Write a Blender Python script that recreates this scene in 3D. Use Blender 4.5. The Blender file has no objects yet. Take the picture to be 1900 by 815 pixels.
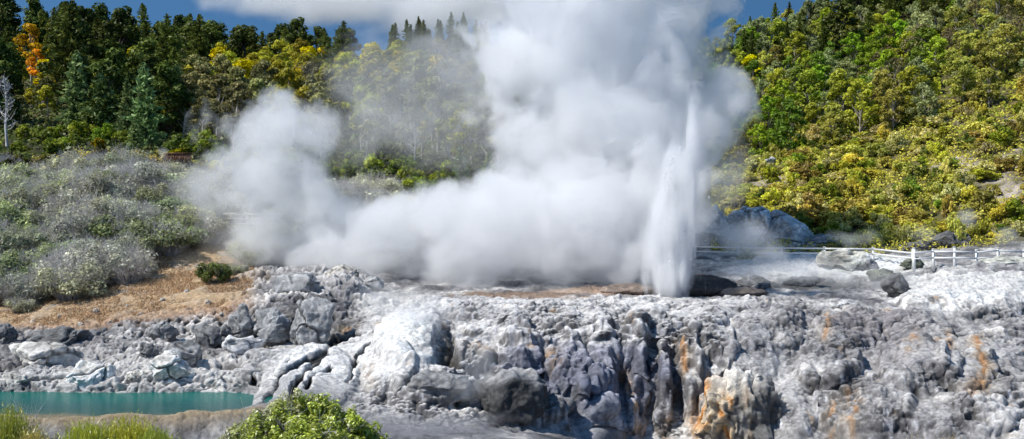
import bpy, math, random
import numpy as np
from mathutils import Vector

sc = bpy.context.scene
COL = sc.collection
F = 2037.0            # focal length in pixels of the 1900 px wide photograph
CZ = 12.0             # eye height above the stream
R = np.random.default_rng(7)
rnd = random.Random(11)


def at(px, py, Y):
    return np.array([(px - 950.0) / F * Y, Y, CZ - (py - 407.0) / F * Y])


# ------------------------------------------------------------------ numpy noise
def _h(ix, iy, iz, seed):
    n = ix.astype(np.int32).view(np.uint32) * np.uint32(374761393) + iy.astype(np.int32).view(np.uint32) * np.uint32(668265263) + iz.astype(np.int32).view(np.uint32) * np.uint32(2147483647) + np.uint32((seed * 974711) & 0xFFFFFFFF)
    n = (n ^ (n >> np.uint32(13))) * np.uint32(1274126177)
    n = (n ^ (n >> np.uint32(16))) * np.uint32(2246822519)
    n = n ^ (n >> np.uint32(15))
    return (n & np.uint32(0xFFFFFF)).astype(np.float32) * np.float32(1 / 16777215.0)


def vnoise(p, seed=0):
    p = np.asarray(p, np.float32)
    i = np.floor(p)
    f = p - i
    u = f * f * f * (f * (f * 6 - 15) + 10)
    x, y, z = i[:, 0], i[:, 1], i[:, 2]
    r = 0
    for dx in (0, 1):
        wx = u[:, 0] if dx else 1 - u[:, 0]
        for dy in (0, 1):
            wy = u[:, 1] if dy else 1 - u[:, 1]
            for dz in (0, 1):
                wz = u[:, 2] if dz else 1 - u[:, 2]
                r = r + wx * wy * wz * _h(x + dx, y + dy, z + dz, seed)
    return r * 2 - 1


def fbm(p, octv=4, seed=0, gain=0.5, lac=2.03):
    a, s, tot = 1.0, 0, 0
    q = p
    for k in range(octv):
        s = s + a * vnoise(q, seed + k * 17)
        tot += a
        a *= gain
        q = q * lac + 3.7
    return s / tot


def ridged(p, octv=4, seed=0):
    a, s, tot = 1.0, 0, 0
    q = p
    for k in range(octv):
        s = s + a * (1 - np.abs(vnoise(q, seed + k * 13)) * 2)
        tot += a
        a *= 0.5
        q = q * 2.1 + 1.3
    return s / tot


def voro(p, seed=0):
    p = np.asarray(p, np.float32)
    i = np.floor(p)
    f1 = np.full(len(p), 9.0, np.float32)
    f2 = np.full(len(p), 9.0, np.float32)
    idc = np.zeros(len(p), np.float32)
    for dx in (-1, 0, 1):
        for dy in (-1, 0, 1):
            for dz in (-1, 0, 1):
                cx, cy, cz = i[:, 0] + dx, i[:, 1] + dy, i[:, 2] + dz
                hx = _h(cx, cy, cz, seed)
                hy = _h(cx, cy, cz, seed + 71)
                hz = _h(cx, cy, cz, seed + 137)
                d = (cx + hx - p[:, 0]) ** 2 + (cy + hy - p[:, 1]) ** 2 + (cz + hz - p[:, 2]) ** 2
                cl = d < f1
                f2 = np.where(cl, f1, np.minimum(f2, d))
                idc = np.where(cl, hx, idc)
                f1 = np.where(cl, d, f1)
    return np.sqrt(f1), np.sqrt(f2), idc


def sstep(a, b, x):
    t = np.clip((x - a) / (b - a), 0, 1)
    return t * t * (3 - 2 * t)


def lerp(a, b, t):
    return a + (b - a) * t


def mixc(c, col, w):
    return c + (np.array(col) - c) * np.clip(w, 0, 1)[:, None]


# ------------------------------------------------------------------ tags and mesh building
def tag(o, label=None, cat=None, group=None, kind=None):
    if label: o['label'] = label
    if cat: o['category'] = cat
    if group: o['group'] = group
    if kind: o['kind'] = kind
    return o


def empty(name, loc=(0, 0, 0), rz=0.0):
    o = bpy.data.objects.new(name, None)
    o.empty_display_size = 0.3
    o.location = loc
    o.rotation_euler = (0, 0, rz)
    COL.objects.link(o)
    return o


def np_mesh(name, verts, faces, mat, col=None, smooth=True):
    """faces: (n,4) or (n,3) int array"""
    me = bpy.data.meshes.new(name)
    verts = np.asarray(verts, dtype=np.float32)
    faces = np.asarray(faces, dtype=np.int32)
    n, k = faces.shape
    me.vertices.add(len(verts))
    me.vertices.foreach_set('co', verts.ravel())
    me.loops.add(n * k)
    me.loops.foreach_set('vertex_index', faces.ravel())
    me.polygons.add(n)
    me.polygons.foreach_set('loop_start', np.arange(0, n * k, k, dtype=np.int32))
    me.polygons.foreach_set('loop_total', np.full(n, k, dtype=np.int32))
    if smooth:
        me.polygons.foreach_set('use_smooth', np.ones(n, dtype=bool))
    me.update(calc_edges=True)
    if col is not None:
        at_ = me.color_attributes.new('Col', 'FLOAT_COLOR', 'POINT')
        c4 = np.ones((len(verts), 4), dtype=np.float32)
        c4[:, :col.shape[1]] = col
        at_.data.foreach_set('color', c4.ravel())
    me.materials.append(mat)
    return me


def obj(name, me, parent=None, loc=None):
    o = bpy.data.objects.new(name, me)
    COL.objects.link(o)
    if parent is not None: o.parent = parent
    if loc is not None: o.location = loc
    return o


def copy_tree(o, parent=None):
    c = o.copy()
    COL.objects.link(c)
    if parent is not None: c.parent = parent
    for ch in o.children:
        copy_tree(ch, c)
    return c


# ------------------------------------------------------------------ materials
def new_mat(name):
    m = bpy.data.materials.new(name)
    m.use_nodes = True
    nt = m.node_tree
    nt.nodes.clear()
    return m, nt, nt.nodes.new, nt.links.new


def mat_stone(name, bump=0.5, scale=5.0, bdist=0.06, var=0.35, rough=0.85, pt=True):
    """stone whose colour comes from the mesh attribute, broken up by noise; alpha of the attribute is wetness"""
    m, nt, N, L = new_mat(name)
    out = N('ShaderNodeOutputMaterial'); b = N('ShaderNodeBsdfPrincipled')
    L(b.outputs[0], out.inputs[0])
    a = N('ShaderNodeAttribute'); a.attribute_name = 'Col'
    g = N('ShaderNodeNewGeometry')
    n1 = N('ShaderNodeTexNoise'); n1.inputs['Scale'].default_value = scale; n1.inputs['Detail'].default_value = 9; n1.inputs['Roughness'].default_value = .65
    L(g.outputs['Position'], n1.inputs['Vector'])
    mr = N('ShaderNodeMapRange'); mr.inputs[1].default_value = .3; mr.inputs[2].default_value = .7
    mr.inputs[3].default_value = 1 - var; mr.inputs[4].default_value = 1 + var
    L(n1.outputs[0], mr.inputs[0])
    f = mr.outputs[0]
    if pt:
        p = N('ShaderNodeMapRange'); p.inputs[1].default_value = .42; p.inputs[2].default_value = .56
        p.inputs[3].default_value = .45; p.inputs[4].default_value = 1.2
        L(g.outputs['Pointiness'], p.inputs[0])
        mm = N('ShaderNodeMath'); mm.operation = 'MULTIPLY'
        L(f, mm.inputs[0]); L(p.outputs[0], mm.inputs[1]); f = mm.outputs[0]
    vm = N('ShaderNodeVectorMath'); vm.operation = 'SCALE'
    L(a.outputs['Color'], vm.inputs[0]); L(f, vm.inputs['Scale'])
    L(vm.outputs[0], b.inputs['Base Color'])
    rr = N('ShaderNodeMapRange'); rr.inputs[3].default_value = .28; rr.inputs[4].default_value = rough
    L(a.outputs['Alpha'], rr.inputs[0]); L(rr.outputs[0], b.inputs['Roughness'])
    b.inputs['Specular IOR Level'].default_value = .35
    n2 = N('ShaderNodeTexNoise'); n2.inputs['Scale'].default_value = scale * 1.7; n2.inputs['Detail'].default_value = 8; n2.inputs['Roughness'].default_value = .7
    L(g.outputs['Position'], n2.inputs['Vector'])
    bp = N('ShaderNodeBump'); bp.inputs['Strength'].default_value = bump; bp.inputs['Distance'].default_value = bdist
    L(n2.outputs[0], bp.inputs['Height']); L(bp.outputs[0], b.inputs['Normal'])
    return m


def mat_leaf(name, hue=.03, val=.35, sat=1.0, trans=.3, gloss=.06):
    """leaves: attribute colour, shifted from plant to plant, part of the light passing through"""
    m, nt, N, L = new_mat(name)
    out = N('ShaderNodeOutputMaterial')
    a = N('ShaderNodeAttribute'); a.attribute_name = 'Col'
    oi = N('ShaderNodeObjectInfo')
    hs = N('ShaderNodeHueSaturation'); hs.inputs['Saturation'].default_value = sat * 1.04
    val_up = 1.2
    h = N('ShaderNodeMapRange'); h.inputs[3].default_value = .5 - hue; h.inputs[4].default_value = .5 + hue
    L(oi.outputs['Random'], h.inputs[0]); L(h.outputs[0], hs.inputs['Hue'])
    m1 = N('ShaderNodeMath'); m1.operation = 'MULTIPLY'; m1.inputs[1].default_value = 7.31; L(oi.outputs['Random'], m1.inputs[0])
    m2 = N('ShaderNodeMath'); m2.operation = 'FRACT'; L(m1.outputs[0], m2.inputs[0])
    v = N('ShaderNodeMapRange'); v.inputs[3].default_value = (1 - val) * val_up; v.inputs[4].default_value = (1 + val) * val_up
    L(m2.outputs[0], v.inputs[0]); L(v.outputs[0], hs.inputs['Value'])
    L(a.outputs['Color'], hs.inputs['Color'])
    d = N('ShaderNodeBsdfDiffuse'); t = N('ShaderNodeBsdfTranslucent'); gl = N('ShaderNodeBsdfGlossy'); gl.inputs['Roughness'].default_value = .45
    L(hs.outputs[0], d.inputs[0]); L(hs.outputs[0], t.inputs[0])
    x = N('ShaderNodeMixShader'); x.inputs[0].default_value = trans; L(d.outputs[0], x.inputs[1]); L(t.outputs[0], x.inputs[2])
    y = N('ShaderNodeMixShader'); y.inputs[0].default_value = gloss; L(x.outputs[0], y.inputs[1]); L(gl.outputs[0], y.inputs[2])
    L(y.outputs[0], out.inputs[0])
    return m


def mat_bark(name, c1, c2, scale=3.0):
    m, nt, N, L = new_mat(name)
    out = N('ShaderNodeOutputMaterial'); b = N('ShaderNodeBsdfPrincipled'); L(b.outputs[0], out.inputs[0])
    g = N('ShaderNodeNewGeometry'); n = N('ShaderNodeTexNoise'); n.inputs['Scale'].default_value = scale; n.inputs['Detail'].default_value = 5
    L(g.outputs['Position'], n.inputs['Vector'])
    r = N('ShaderNodeValToRGB'); r.color_ramp.elements[0].position = .35; r.color_ramp.elements[1].position = .65
    r.color_ramp.elements[0].color = (*c1, 1); r.color_ramp.elements[1].color = (*c2, 1)
    L(n.outputs[0], r.inputs[0]); L(r.outputs[0], b.inputs['Base Color']); b.inputs['Roughness'].default_value = .85
    return m


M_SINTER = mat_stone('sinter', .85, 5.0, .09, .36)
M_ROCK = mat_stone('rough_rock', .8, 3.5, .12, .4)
M_SOIL = mat_stone('soil', .6, 4.0, .1, .4, .95, pt=False)
M_LEAF = mat_leaf('leaf', .02, .3, 1.05, .3, .015)
M_PINE = mat_leaf('pine_needles', .02, .4, 1.0, .15, .015)
M_SCRUB = mat_leaf('scrub_leaf', .022, .35, 1.0, .3, .02)
M_NEAR = mat_leaf('glossy_leaf', .01, .1, 1.0, .35, .10)
M_BARK = mat_bark('dark_bark', (.05, .035, .025), (.12, .09, .07))
M_PALE = mat_bark('pale_bark', (.28, .24, .19), (.5, .46, .4))
M_DEAD = mat_bark('bleached_wood', (.4, .38, .37), (.66, .64, .62))
M_WHITE = mat_bark('white_paint', (.72, .72, .7), (.82, .82, .8), 6.0)
M_BROWNWOOD = mat_bark('red_brown_timber', (.1, .045, .03), (.2, .09, .06), 5.0)

# ------------------------------------------------------------------ the shape of the land
# each column of the table is one bearing from the viewpoint; its entries run from near to far as
# (distance, picture row) or (distance, None, height)
NEAR = [(10, None, 6.4), (27, None, 5.3), (44, None, -2.0)]
T = {
    0: [(53, None, .4), (54.6, None, 2.22), (57, None, 1.5), (63, None, 1.3), (65, None, 2.5), (68.5, 690), (73, 650), (78, 620), (83, 588), (88, 562), (105, 400), (126, 305), (205, 185), (300, 85)],
    250: [(53, None, .3), (54.6, None, 2.25), (57, None, 1.5), (63, None, 1.3), (65, None, 2.6), (68.5, 680), (74, 635), (79, 603), (86, 548), (92, 512), (106, 370), (126, 300), (205, 195), (300, 115)],
    430: [(53, None, .3), (54.6, None, 2.3), (57, None, 1.6), (63, None, 1.4), (65, None, 2.5), (69, 672), (74.5, 643), (77.5, 585), (86, 535), (96, 495), (108, 418), (128, 315), (205, 215), (300, 135)],
    520: [(53, None, .3), (55, None, 2.5), (58, None, 2.6), (62, None, 2.7), (65, None, 2.7), (69, 655), (74.5, 645), (77, 562), (86, 530), (98, 488), (110, 420), (129, 325), (205, 215), (300, 138)],
    600: [(53, None, 0), (56, None, 1.3), (60, None, 1.4), (62, 740), (65, 690), (69, 648), (74.5, 642), (77.5, 560), (86, 528), (98, 485), (110, 430), (130, 335), (205, 220), (300, 140)],
    690: [(52, None, .6), (56, None, .85), (60, 785), (62, 735), (65, 680), (69, 630), (74, 595), (80, 562), (89, 540), (99, 495), (110, 440), (130, 345), (205, 225), (300, 135)],
    800: [(52, None, .6), (56, 812), (60, 783), (62, 745), (65, 690), (69, 635), (74, 598), (80, 562), (90, 541), (99, 505), (110, 455), (130, 370), (205, 225), (300, 110)],
    900: [(52, None, .6), (56, 812), (60, 784), (62.5, 755), (66, 690), (70, 630), (75, 592), (81, 560), (90, 540), (99, 507), (110, 465), (130, 390), (205, 235), (300, 100)],
    1000: [(53, None, .4), (57, None, .5), (61, 800), (64, 755), (67.5, 690), (70.5, 628), (75, 590), (81, 559), (90, 540), (99, 508), (110, 468), (130, 400), (205, 250), (300, 110)],
    1150: [(58, None, -1.8), (64, None, -1.6), (68, 812), (69, 745), (69.6, 680), (70.6, 622), (75.5, 588), (81, 558), (89, 542), (99, 510), (110, 470), (130, 405), (205, 270), (300, 140)],
    1300: [(58, None, -1.8), (63.5, None, -1.6), (67, 814), (68.4, 745), (69.5, 685), (71.2, 628), (76, 590), (81.5, 560), (89, 545), (98, 512), (108, 475), (122, 440), (190, 265), (262, 85)],
    1450: [(57, None, -1.8), (61.5, None, -1.5), (64, 818), (67, 750), (69.5, 695), (72.5, 640), (77, 596), (82, 562), (89, 546), (98, 515), (108, 474), (120, 448), (165, 275), (245, 78)],
    1600: [(56, None, -1.5), (60, None, -1.0), (63, 815), (66.5, 752), (69.5, 700), (73, 650), (77.5, 605), (83, 572), (90, 552), (98, 520), (107, 474), (117, 452), (160, 258), (240, 42)],
    1750: [(55, None, -1.2), (58, None, -.7), (61, 815), (65.5, 750), (69.5, 695), (74, 645), (79, 603), (84, 575), (89, 548), (95, 511), (104, 478), (114, 450), (155, 245), (237, -20)],
    1900: [(54, None, -1), (57.5, None, -.5), (60, 815), (65, 755), (69.5, 700), (74, 655), (79, 615), (83, 590), (87, 545), (93, 505), (103, 474), (112, 438), (150, 230), (235, -100)],
}
T[-400] = T[0]
T[2300] = T[1900]
PXS = np.array(sorted(T))
NR = 3 + 14 + 2
_Y = np.zeros((len(PXS), NR)); _Z = np.zeros((len(PXS), NR))
for i, px in enumerate(PXS):
    rows = NEAR + T[px]
    for j, e in enumerate(rows):
        _Y[i, j] = e[0]
        _Z[i, j] = e[2] if len(e) == 3 else CZ - (e[1] - 407.0) / F * e[0]
    _Y[i, 17], _Z[i, 17] = 480, _Z[i, 16] * .72
    _Y[i, 18], _Z[i, 18] = 4000, 30
GP = np.arange(-1800, 3700.1, 5.0)
_ker = np.exp(-.5 * (np.arange(-14, 15) / 5.0) ** 2); _ker /= _ker.sum()


def _dense(A):
    D = np.stack([np.interp(GP, PXS, A[:, j]) for j in range(NR)], 1)
    P = np.pad(D, ((14, 14), (0, 0)), mode='edge')
    return np.stack([np.convolve(P[:, j], _ker, 'valid') for j in range(NR)], 1)


DY, DZ = _dense(_Y), _dense(_Z)


def col_at(px):
    px = np.clip(np.atleast_1d(px), GP[0], GP[-1])
    k = (px - GP[0]) / 5.0
    i = np.clip(np.floor(k).astype(int), 0, len(GP) - 2)
    f = (k - i)[:, None]
    return DY[i] * (1 - f) + DY[i + 1] * f, DZ[i] * (1 - f) + DZ[i + 1] * f


def gz(px, Y):
    """height of the land at bearing px and distance Y"""
    cy, cz = col_at(px)
    return float(np.interp(Y, cy[0], cz[0]))


def ground(px, Y):
    return np.array([(px - 950.0) / F * Y, Y, gz(px, Y)])


def hit(px, py, ymin=50.0):
    """where the sight line through (px, py) meets the land"""
    cy, cz = col_at(px)
    ys = np.arange(ymin, 320, .1)
    zs = np.interp(ys, cy[0], cz[0])
    pys = 407 + (CZ - zs) / ys * F
    k = np.nonzero(pys <= py)[0]
    Y = ys[k[0]] if len(k) else 300.0
    return ground(px, Y)


# ------------------------------------------------------------------ terrain sheet
cols = np.concatenate([np.arange(-1800, -100, 60), np.arange(-100, 2000, 1.75), np.arange(2000, 3701, 60)])
subs = [6, 8, 10, 16, 26, 46, 60, 80, 80, 64, 64, 44, 44, 40, 20, 34, 34, 10, 10]
ts = [np.linspace(j, j + 1, subs[j + 1], endpoint=False) for j in range(NR - 1)] + [np.array([NR - 1.0])]
ts = np.concatenate(ts)
nr, nc = len(ts), len(cols)
cy, cz = col_at(cols)
ji = np.clip(np.floor(ts).astype(int), 0, NR - 2); jf = (ts - ji)
BY = (cy[:, ji] * (1 - jf) + cy[:, ji + 1] * jf).T
BZ = (cz[:, ji] * (1 - jf) + cz[:, ji + 1] * jf).T
# round the creases of the table
for _ in range(14):
    for A in (BY, BZ):
        A[1:-1] = .25 * A[:-2] + .5 * A[1:-1] + .25 * A[2:]
PXG = np.broadcast_to(cols[None, :], (nr, nc)).astype(float)
TG = np.broadcast_to(ts[:, None], (nr, nc)).astype(float)
P = np.stack([(PXG - 950) / F * BY, BY, BZ], -1)


def normals(P):
    du = np.gradient(P, axis=1); dv = np.gradient(P, axis=0)
    n = np.cross(du, dv)
    return n / np.maximum(np.linalg.norm(n, axis=-1, keepdims=True), 1e-9)


fr = (TG > 2.2) & (TG < 14.3) & (PXG > -140) & (PXG < 2050)     # the part worth detailing
idx = np.nonzero(fr.ravel())[0]
px_, t_ = PXG.ravel()[idx], TG.ravel()[idx]
Pf = P.reshape(-1, 3)
q = Pf[idx]
py_ = 407 + (CZ - q[:, 2]) / q[:, 1] * F
edge = sstep(2.2, 3.0, t_) * (1 - sstep(13.7, 14.3, t_)) * sstep(-140, -90, px_) * (1 - sstep(1990, 2050, px_))
nz1 = fbm(q * .12, 3, 5)
wbank = (1 - sstep(600, 690, px_ + nz1 * 60)) * sstep(5.9, 6.6, t_) * (1 - sstep(9.8, 10.7, t_))    # broken rock beside the pool
wbank = np.maximum(wbank, (sstep(380, 470, px_) * (1 - sstep(640, 720, px_)) * sstep(9.5, 10, t_) * (1 - sstep(11.5, 12.6, t_))))
pool = (1 - sstep(485, 512, px_)) * sstep(4.2, 4.7, t_) * (1 - sstep(5.9, 6.2, t_))
wter = sstep(610, 690, px_ + nz1 * 40) * sstep(4.4, 5.3, t_) * (1 - sstep(10.0, 10.7, t_))         # knobbly terrace front
wtop = sstep(560, 690, px_) * sstep(10.0, 10.7, t_) * (1 - sstep(13.5, 14.2, t_))
apron = sstep(640, 700, px_) * (1 - sstep(1040, 1110, px_)) * sstep(2.6, 3.2, t_) * (1 - sstep(4.6, 5.2, t_))
rim = (1 - sstep(480, 560, px_)) * sstep(2.8, 3.3, t_) * (1 - sstep(4.3, 4.6, t_))
steep = sstep(5.2, 6.0, t_) * (1 - sstep(7.6, 8.6, t_)) * sstep(820, 900, px_) * (1 - sstep(1290, 1420, px_))
tan_ = (1 - sstep(400, 500, px_ + nz1 * 60)) * sstep(9.7, 10.3, t_ + nz1 * .5) * (1 - sstep(13.2, 13.8, t_))

shore = (1 - sstep(470, 510, px_)) * sstep(3.4, 3.9, t_) * (1 - sstep(5.0, 5.5, t_))
q[:, 2] += shore * (fbm(q * np.array([.22, .4, 0]) + 2, 4, 19) * .34 + .04)
Pf[idx] = q
# stage one: broad swells and the big domes of the terrace
N0 = normals(P).reshape(-1, 3)[idx]
d1 = fbm(q * np.array([.25, .25, .25]), 3, 21) * (.55 * wter + .5 * wbank + .12 * wtop + .25 * tan_)
BULGE = [(1012, 752, 46, 36, 1.0), (1062, 715, 38, 38, .9), (1128, 785, 58, 38, 1.1), (1536, 692, 62, 48, 1.4), (1605, 762, 92, 58, 1.5), (1690, 700, 64, 50, 1.1),
      # px, py, half width, half height, metres out
    (765, 640, 72, 62, 1.3), (800, 722, 72, 34, .9), (868, 662, 34, 30, .7), (720, 700, 50, 40, .6), (905, 600, 60, 28, .5),
    (1000, 600, 70, 30, .5), (1090, 610, 55, 30, .5), (960, 655, 45, 40, .7), (1050, 670, 36, 45, .8), (1120, 690, 28, 70, .9), (1180, 665, 30, 60, .8),
    (1228, 720, 26, 80, .9), (1275, 690, 24, 80, .9), (1320, 650, 40, 60, .8), (1210, 610, 50, 25, .5), (1300, 595, 60, 26, .5), (1420, 620, 70, 40, .7),
    (1390, 680, 50, 40, .6), (1500, 600, 70, 30, .5), (1570, 620, 60, 28, .7), (1640, 590, 80, 24, .5), (1710, 640, 60, 30, .6), (1790, 690, 55, 55, .9),
    (1720, 700, 60, 50, .8), (1850, 640, 60, 30, .5), (1880, 735, 60, 18, .6), (1830, 780, 60, 30, .8), (1740, 780, 60, 40, .8), (1480, 760, 40, 60, .7),
    (1800, 560, 130, 40, .8), (1840, 505, 100, 22, .3), (1700, 610, 60, 22, .4), (1175, 760, 26, 60, .7), (1090, 740, 40, 50, .8),
    (826, 660, 26, 46, -1.1), (590, 705, 75, 60, .8), (560, 600, 90, 30, .4), (640, 530, 60, 22, .5),
]
for bx, by, rx, ry, am in BULGE:
    e2 = ((px_ - bx) / rx) ** 2 + ((py_ - by) / ry) ** 2
    d1 += am * np.sqrt(np.clip(1 - e2 * .8, 0, 1)) * sstep(0, .35, np.clip(1 - e2 * .8, 0, 1)) * (1 if am > 0 else 1)
q = q + N0 * (d1 * edge * (1 - pool))[:, None]
Pf[idx] = q
# long dark cracks across the smooth white flank
ckw = np.zeros(len(q))
jx = px_ + fbm(q * .9 + 3, 3, 151) * 9; jy = py_ + fbm(q * .9 + 31, 3, 152) * 9
for pts, wd in (([(484, 752), (516, 712), (552, 694), (592, 668), (622, 634), (662, 618)], 8), ([(536, 748), (552, 722), (584, 690), (600, 672), (612, 650)], 7), ([(560, 735), (590, 712), (612, 700)], 5),
                ([(648, 722), (651, 695), (664, 660), (678, 640), (692, 628)], 4.5), ([(604, 700), (650, 698)], 1.5), ([(470, 700), (500, 690), (545, 675)], 4)):
    for (ax, ay), (bx2, by2) in zip(pts[:-1], pts[1:]):
        tt_ = np.clip(((jx - ax) * (bx2 - ax) + (jy - ay) * (by2 - ay)) / ((bx2 - ax) ** 2 + (by2 - ay) ** 2), 0, 1)
        dd_ = np.hypot(jx - ax - tt_ * (bx2 - ax), jy - ay - tt_ * (by2 - ay))
        ckw = np.maximum(ckw, 1 - sstep(wd * .45, wd * 1.1, dd_))
ckw *= sstep(5.0, 5.3, t_) * (1 - sstep(9.0, 9.5, t_))
q = q - N0 * (ckw * .55)[:, None]
Pf[idx] = q
smooth_ = np.clip(1.25 - np.hypot((px_ - 590) / 105, (py_ - 690) / 75), 0, 1) * (1 - sstep(690, 720, px_)) + np.clip(1.2 - np.hypot((px_ - 745) / 90, (py_ - 660) / 75), 0, 1)
smooth_ = np.clip(smooth_ * 2, 0, 1)
# stage two: rounded knobs, curtains and ledges
N1 = normals(P).reshape(-1, 3)[idx]
warp = np.stack([fbm(q * .5 + 9, 2, 31), fbm(q * .5 + 19, 2, 32), fbm(q * .5 + 29, 2, 33)], -1) * .2
qs = (q + warp) * np.stack([np.ones(len(q)), np.ones(len(q)), 1 - .6 * steep], -1)
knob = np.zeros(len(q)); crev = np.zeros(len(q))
amp_t = wter + .22 * wtop + .3 * rim + .12 * apron + .55 * wbank
pn_ = fbm(q * .42 + 4, 4, 77)
patch = .4 + .75 * sstep(-.16, .14, pn_)
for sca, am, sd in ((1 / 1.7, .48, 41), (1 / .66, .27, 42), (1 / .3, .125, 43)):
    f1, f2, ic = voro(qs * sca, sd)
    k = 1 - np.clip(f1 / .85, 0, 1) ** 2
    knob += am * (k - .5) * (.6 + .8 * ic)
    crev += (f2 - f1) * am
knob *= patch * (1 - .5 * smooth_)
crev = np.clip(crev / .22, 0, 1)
flute = fbm(np.stack([q[:, 0] * 1.35, q[:, 1] * 1.0, q[:, 2] * .12], -1), 3, 51, .4)
led = (q[:, 2] + fbm(q * .6, 2, 61) * .35) / .55
ledge = (np.abs((led % 1) - .35) - .3)
wled = sstep(1740, 1830, px_) * sstep(4.6, 5.2, t_) * (1 - sstep(7.5, 8.5, t_))
rk = ridged(q * np.array([.26, .5, .75]), 5, 81)
f1, f2, ic = voro((q + warp) * np.array([.38, .5, .9]), 91)
crack = -np.clip(.14 - (f2 - f1), 0, .14) * 2.6 + (ic - .5) * .22
d2 = knob * amp_t + flute * .85 * steep + ledge * .28 * wled + (rk * .5 + crack * .8) * wbank + fbm(q * .9, 4, 95) * (.16 * tan_ + .28 * wtop + .07 * wter)
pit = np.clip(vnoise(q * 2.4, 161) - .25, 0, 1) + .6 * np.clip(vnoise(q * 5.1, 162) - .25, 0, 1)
d2 -= pit * (.55 * wbank * (1 - .8 * smooth_) + .03 * wter + .10 * wtop)
d2 = d2 * (1 - .5 * smooth_ * wbank)
mound = sstep(1660, 1720, px_) * sstep(9.9, 10.3, t_) * (1 - sstep(12.6, 13, t_))
d2 += mound * (ridged(q * .6, 4, 97) * .35)
d2 += apron * fbm(q * np.array([.5, 2.0, 1]), 3, 99) * .1
q = q + N1 * (d2 * edge * (1 - pool * .9))[:, None]
Pf[idx] = q
N2 = normals(P).reshape(-1, 3)[idx]
q = q + N2 * ((fbm(q * 4.5, 4, 101) * .05) * (edge * np.clip(.5 * wter + wbank + wtop + rim + tan_, 0, 1)))[:, None]
Pf[idx] = q
P = Pf.reshape(nr, nc, 3)

# colours of the land ---------------------------------------------------------
Cc = np.zeros((nr * nc, 4)); Cc[:, 3] = 1
allp = Pf
nl = vnoise(allp * .07, 3)
tA, pA = TG.ravel(), PXG.ravel()
hillc = mixc(np.tile(np.array([.045, .05, .022]), (nr * nc, 1)), (.10, .085, .035), .5 + nl)
wr = sstep(1250, 1420, pA) * (1 - sstep(14.9, 15.6, tA)) * sstep(12.6, 13.5, tA)
hillc = mixc(hillc, (.13, .115, .04), wr * (.75 + .4 * nl))
hillc = mixc(hillc, (.05, .045, .03), (1 - sstep(700, 900, pA)) * (1 - sstep(13.9, 14.4, tA)))
bare = sstep(.18, .4, fbm(np.stack([allp[:, 0] * .16, allp[:, 1] * .1, allp[:, 2] * .16], -1), 3, 9)) * sstep(1330, 1450, pA) * (1 - sstep(14.8, 15.2, tA)) * sstep(13.9, 14.2, tA)
bare = np.maximum(bare, sstep(.8, .4, np.hypot((pA - 1860) / 100, (tA - 14.5) / .34) + fbm(allp * .35, 3, 171) * .9))
hillc = mixc(hillc, (.50, .43, .37), np.clip(bare * (.75 + .9 * fbm(allp * .9, 3, 173)), 0, 1))
Cc[:, :3] = hillc
# front zone
n = len(q)
nb = fbm(q * .45, 4, 111); nf = fbm(q * 2.2, 3, 113); nm = fbm(q * 1.1 + 5, 3, 114)
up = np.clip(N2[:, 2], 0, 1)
c = np.tile(np.array([.265, .26, .262]), (n, 1))
c = mixc(c, (.125, .122, .128), sstep(-.05, .4, nb + nf * .35))
c = mixc(c, (.50, .485, .47), sstep(.05, .5, -nb + nf * .4))
c = mixc(c, (.56, .545, .53), wter * sstep(.0, -.2, pn_) * (.65 - .3 * sstep(1250, 1450, px_)))
c = mixc(c, (.15, .145, .145), wter * sstep(.05, .3, pn_) * .5)
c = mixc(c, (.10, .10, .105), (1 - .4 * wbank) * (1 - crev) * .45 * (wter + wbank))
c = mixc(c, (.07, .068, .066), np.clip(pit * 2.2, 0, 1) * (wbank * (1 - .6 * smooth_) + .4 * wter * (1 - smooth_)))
streak = fbm(np.stack([q[:, 0] * 2.6, q[:, 1] * 1.5, q[:, 2] * .22], -1), 4, 121)
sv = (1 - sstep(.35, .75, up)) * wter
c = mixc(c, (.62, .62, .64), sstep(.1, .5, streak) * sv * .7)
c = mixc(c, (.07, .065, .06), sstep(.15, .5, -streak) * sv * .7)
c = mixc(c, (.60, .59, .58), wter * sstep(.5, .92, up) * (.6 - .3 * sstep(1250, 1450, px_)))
c = mixc(c, (.175, .17, .17), steep * (1 - sstep(.2, .55, up)) * .6)  # deepens the cliff shade by painting steep faces darker


def spot(px, py, rx, ry, col, w, soft=.5, jag=.4):
    global c
    e = np.hypot((px_ - px) / rx, (py_ - py) / ry) + nm * jag
    c = mixc(c, col, w * sstep(1.0 + soft * .2, 1.0 - soft, e))


# broad tints read off the place, with blue cliff shade painted among them
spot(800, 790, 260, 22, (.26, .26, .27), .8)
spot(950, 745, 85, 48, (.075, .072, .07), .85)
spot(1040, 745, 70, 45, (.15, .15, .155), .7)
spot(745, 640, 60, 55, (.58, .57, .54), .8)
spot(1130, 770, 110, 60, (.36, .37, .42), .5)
spot(1080, 700, 200, 70, (.20, .21, .27), .55)  # bluish shade of the cliff face, painted as a tint
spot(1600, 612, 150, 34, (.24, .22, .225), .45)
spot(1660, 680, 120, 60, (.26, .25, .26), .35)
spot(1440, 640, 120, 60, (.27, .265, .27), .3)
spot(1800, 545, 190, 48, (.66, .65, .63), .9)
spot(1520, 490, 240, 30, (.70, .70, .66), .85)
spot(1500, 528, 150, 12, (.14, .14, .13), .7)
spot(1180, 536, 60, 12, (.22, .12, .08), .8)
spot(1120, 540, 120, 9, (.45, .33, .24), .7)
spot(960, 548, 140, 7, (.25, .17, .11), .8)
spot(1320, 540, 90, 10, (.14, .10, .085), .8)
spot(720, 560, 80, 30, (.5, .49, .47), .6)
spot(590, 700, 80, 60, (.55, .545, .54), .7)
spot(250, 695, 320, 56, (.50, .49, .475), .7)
spot(80, 655, 200, 50, (.27, .26, .26), .4)
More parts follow.
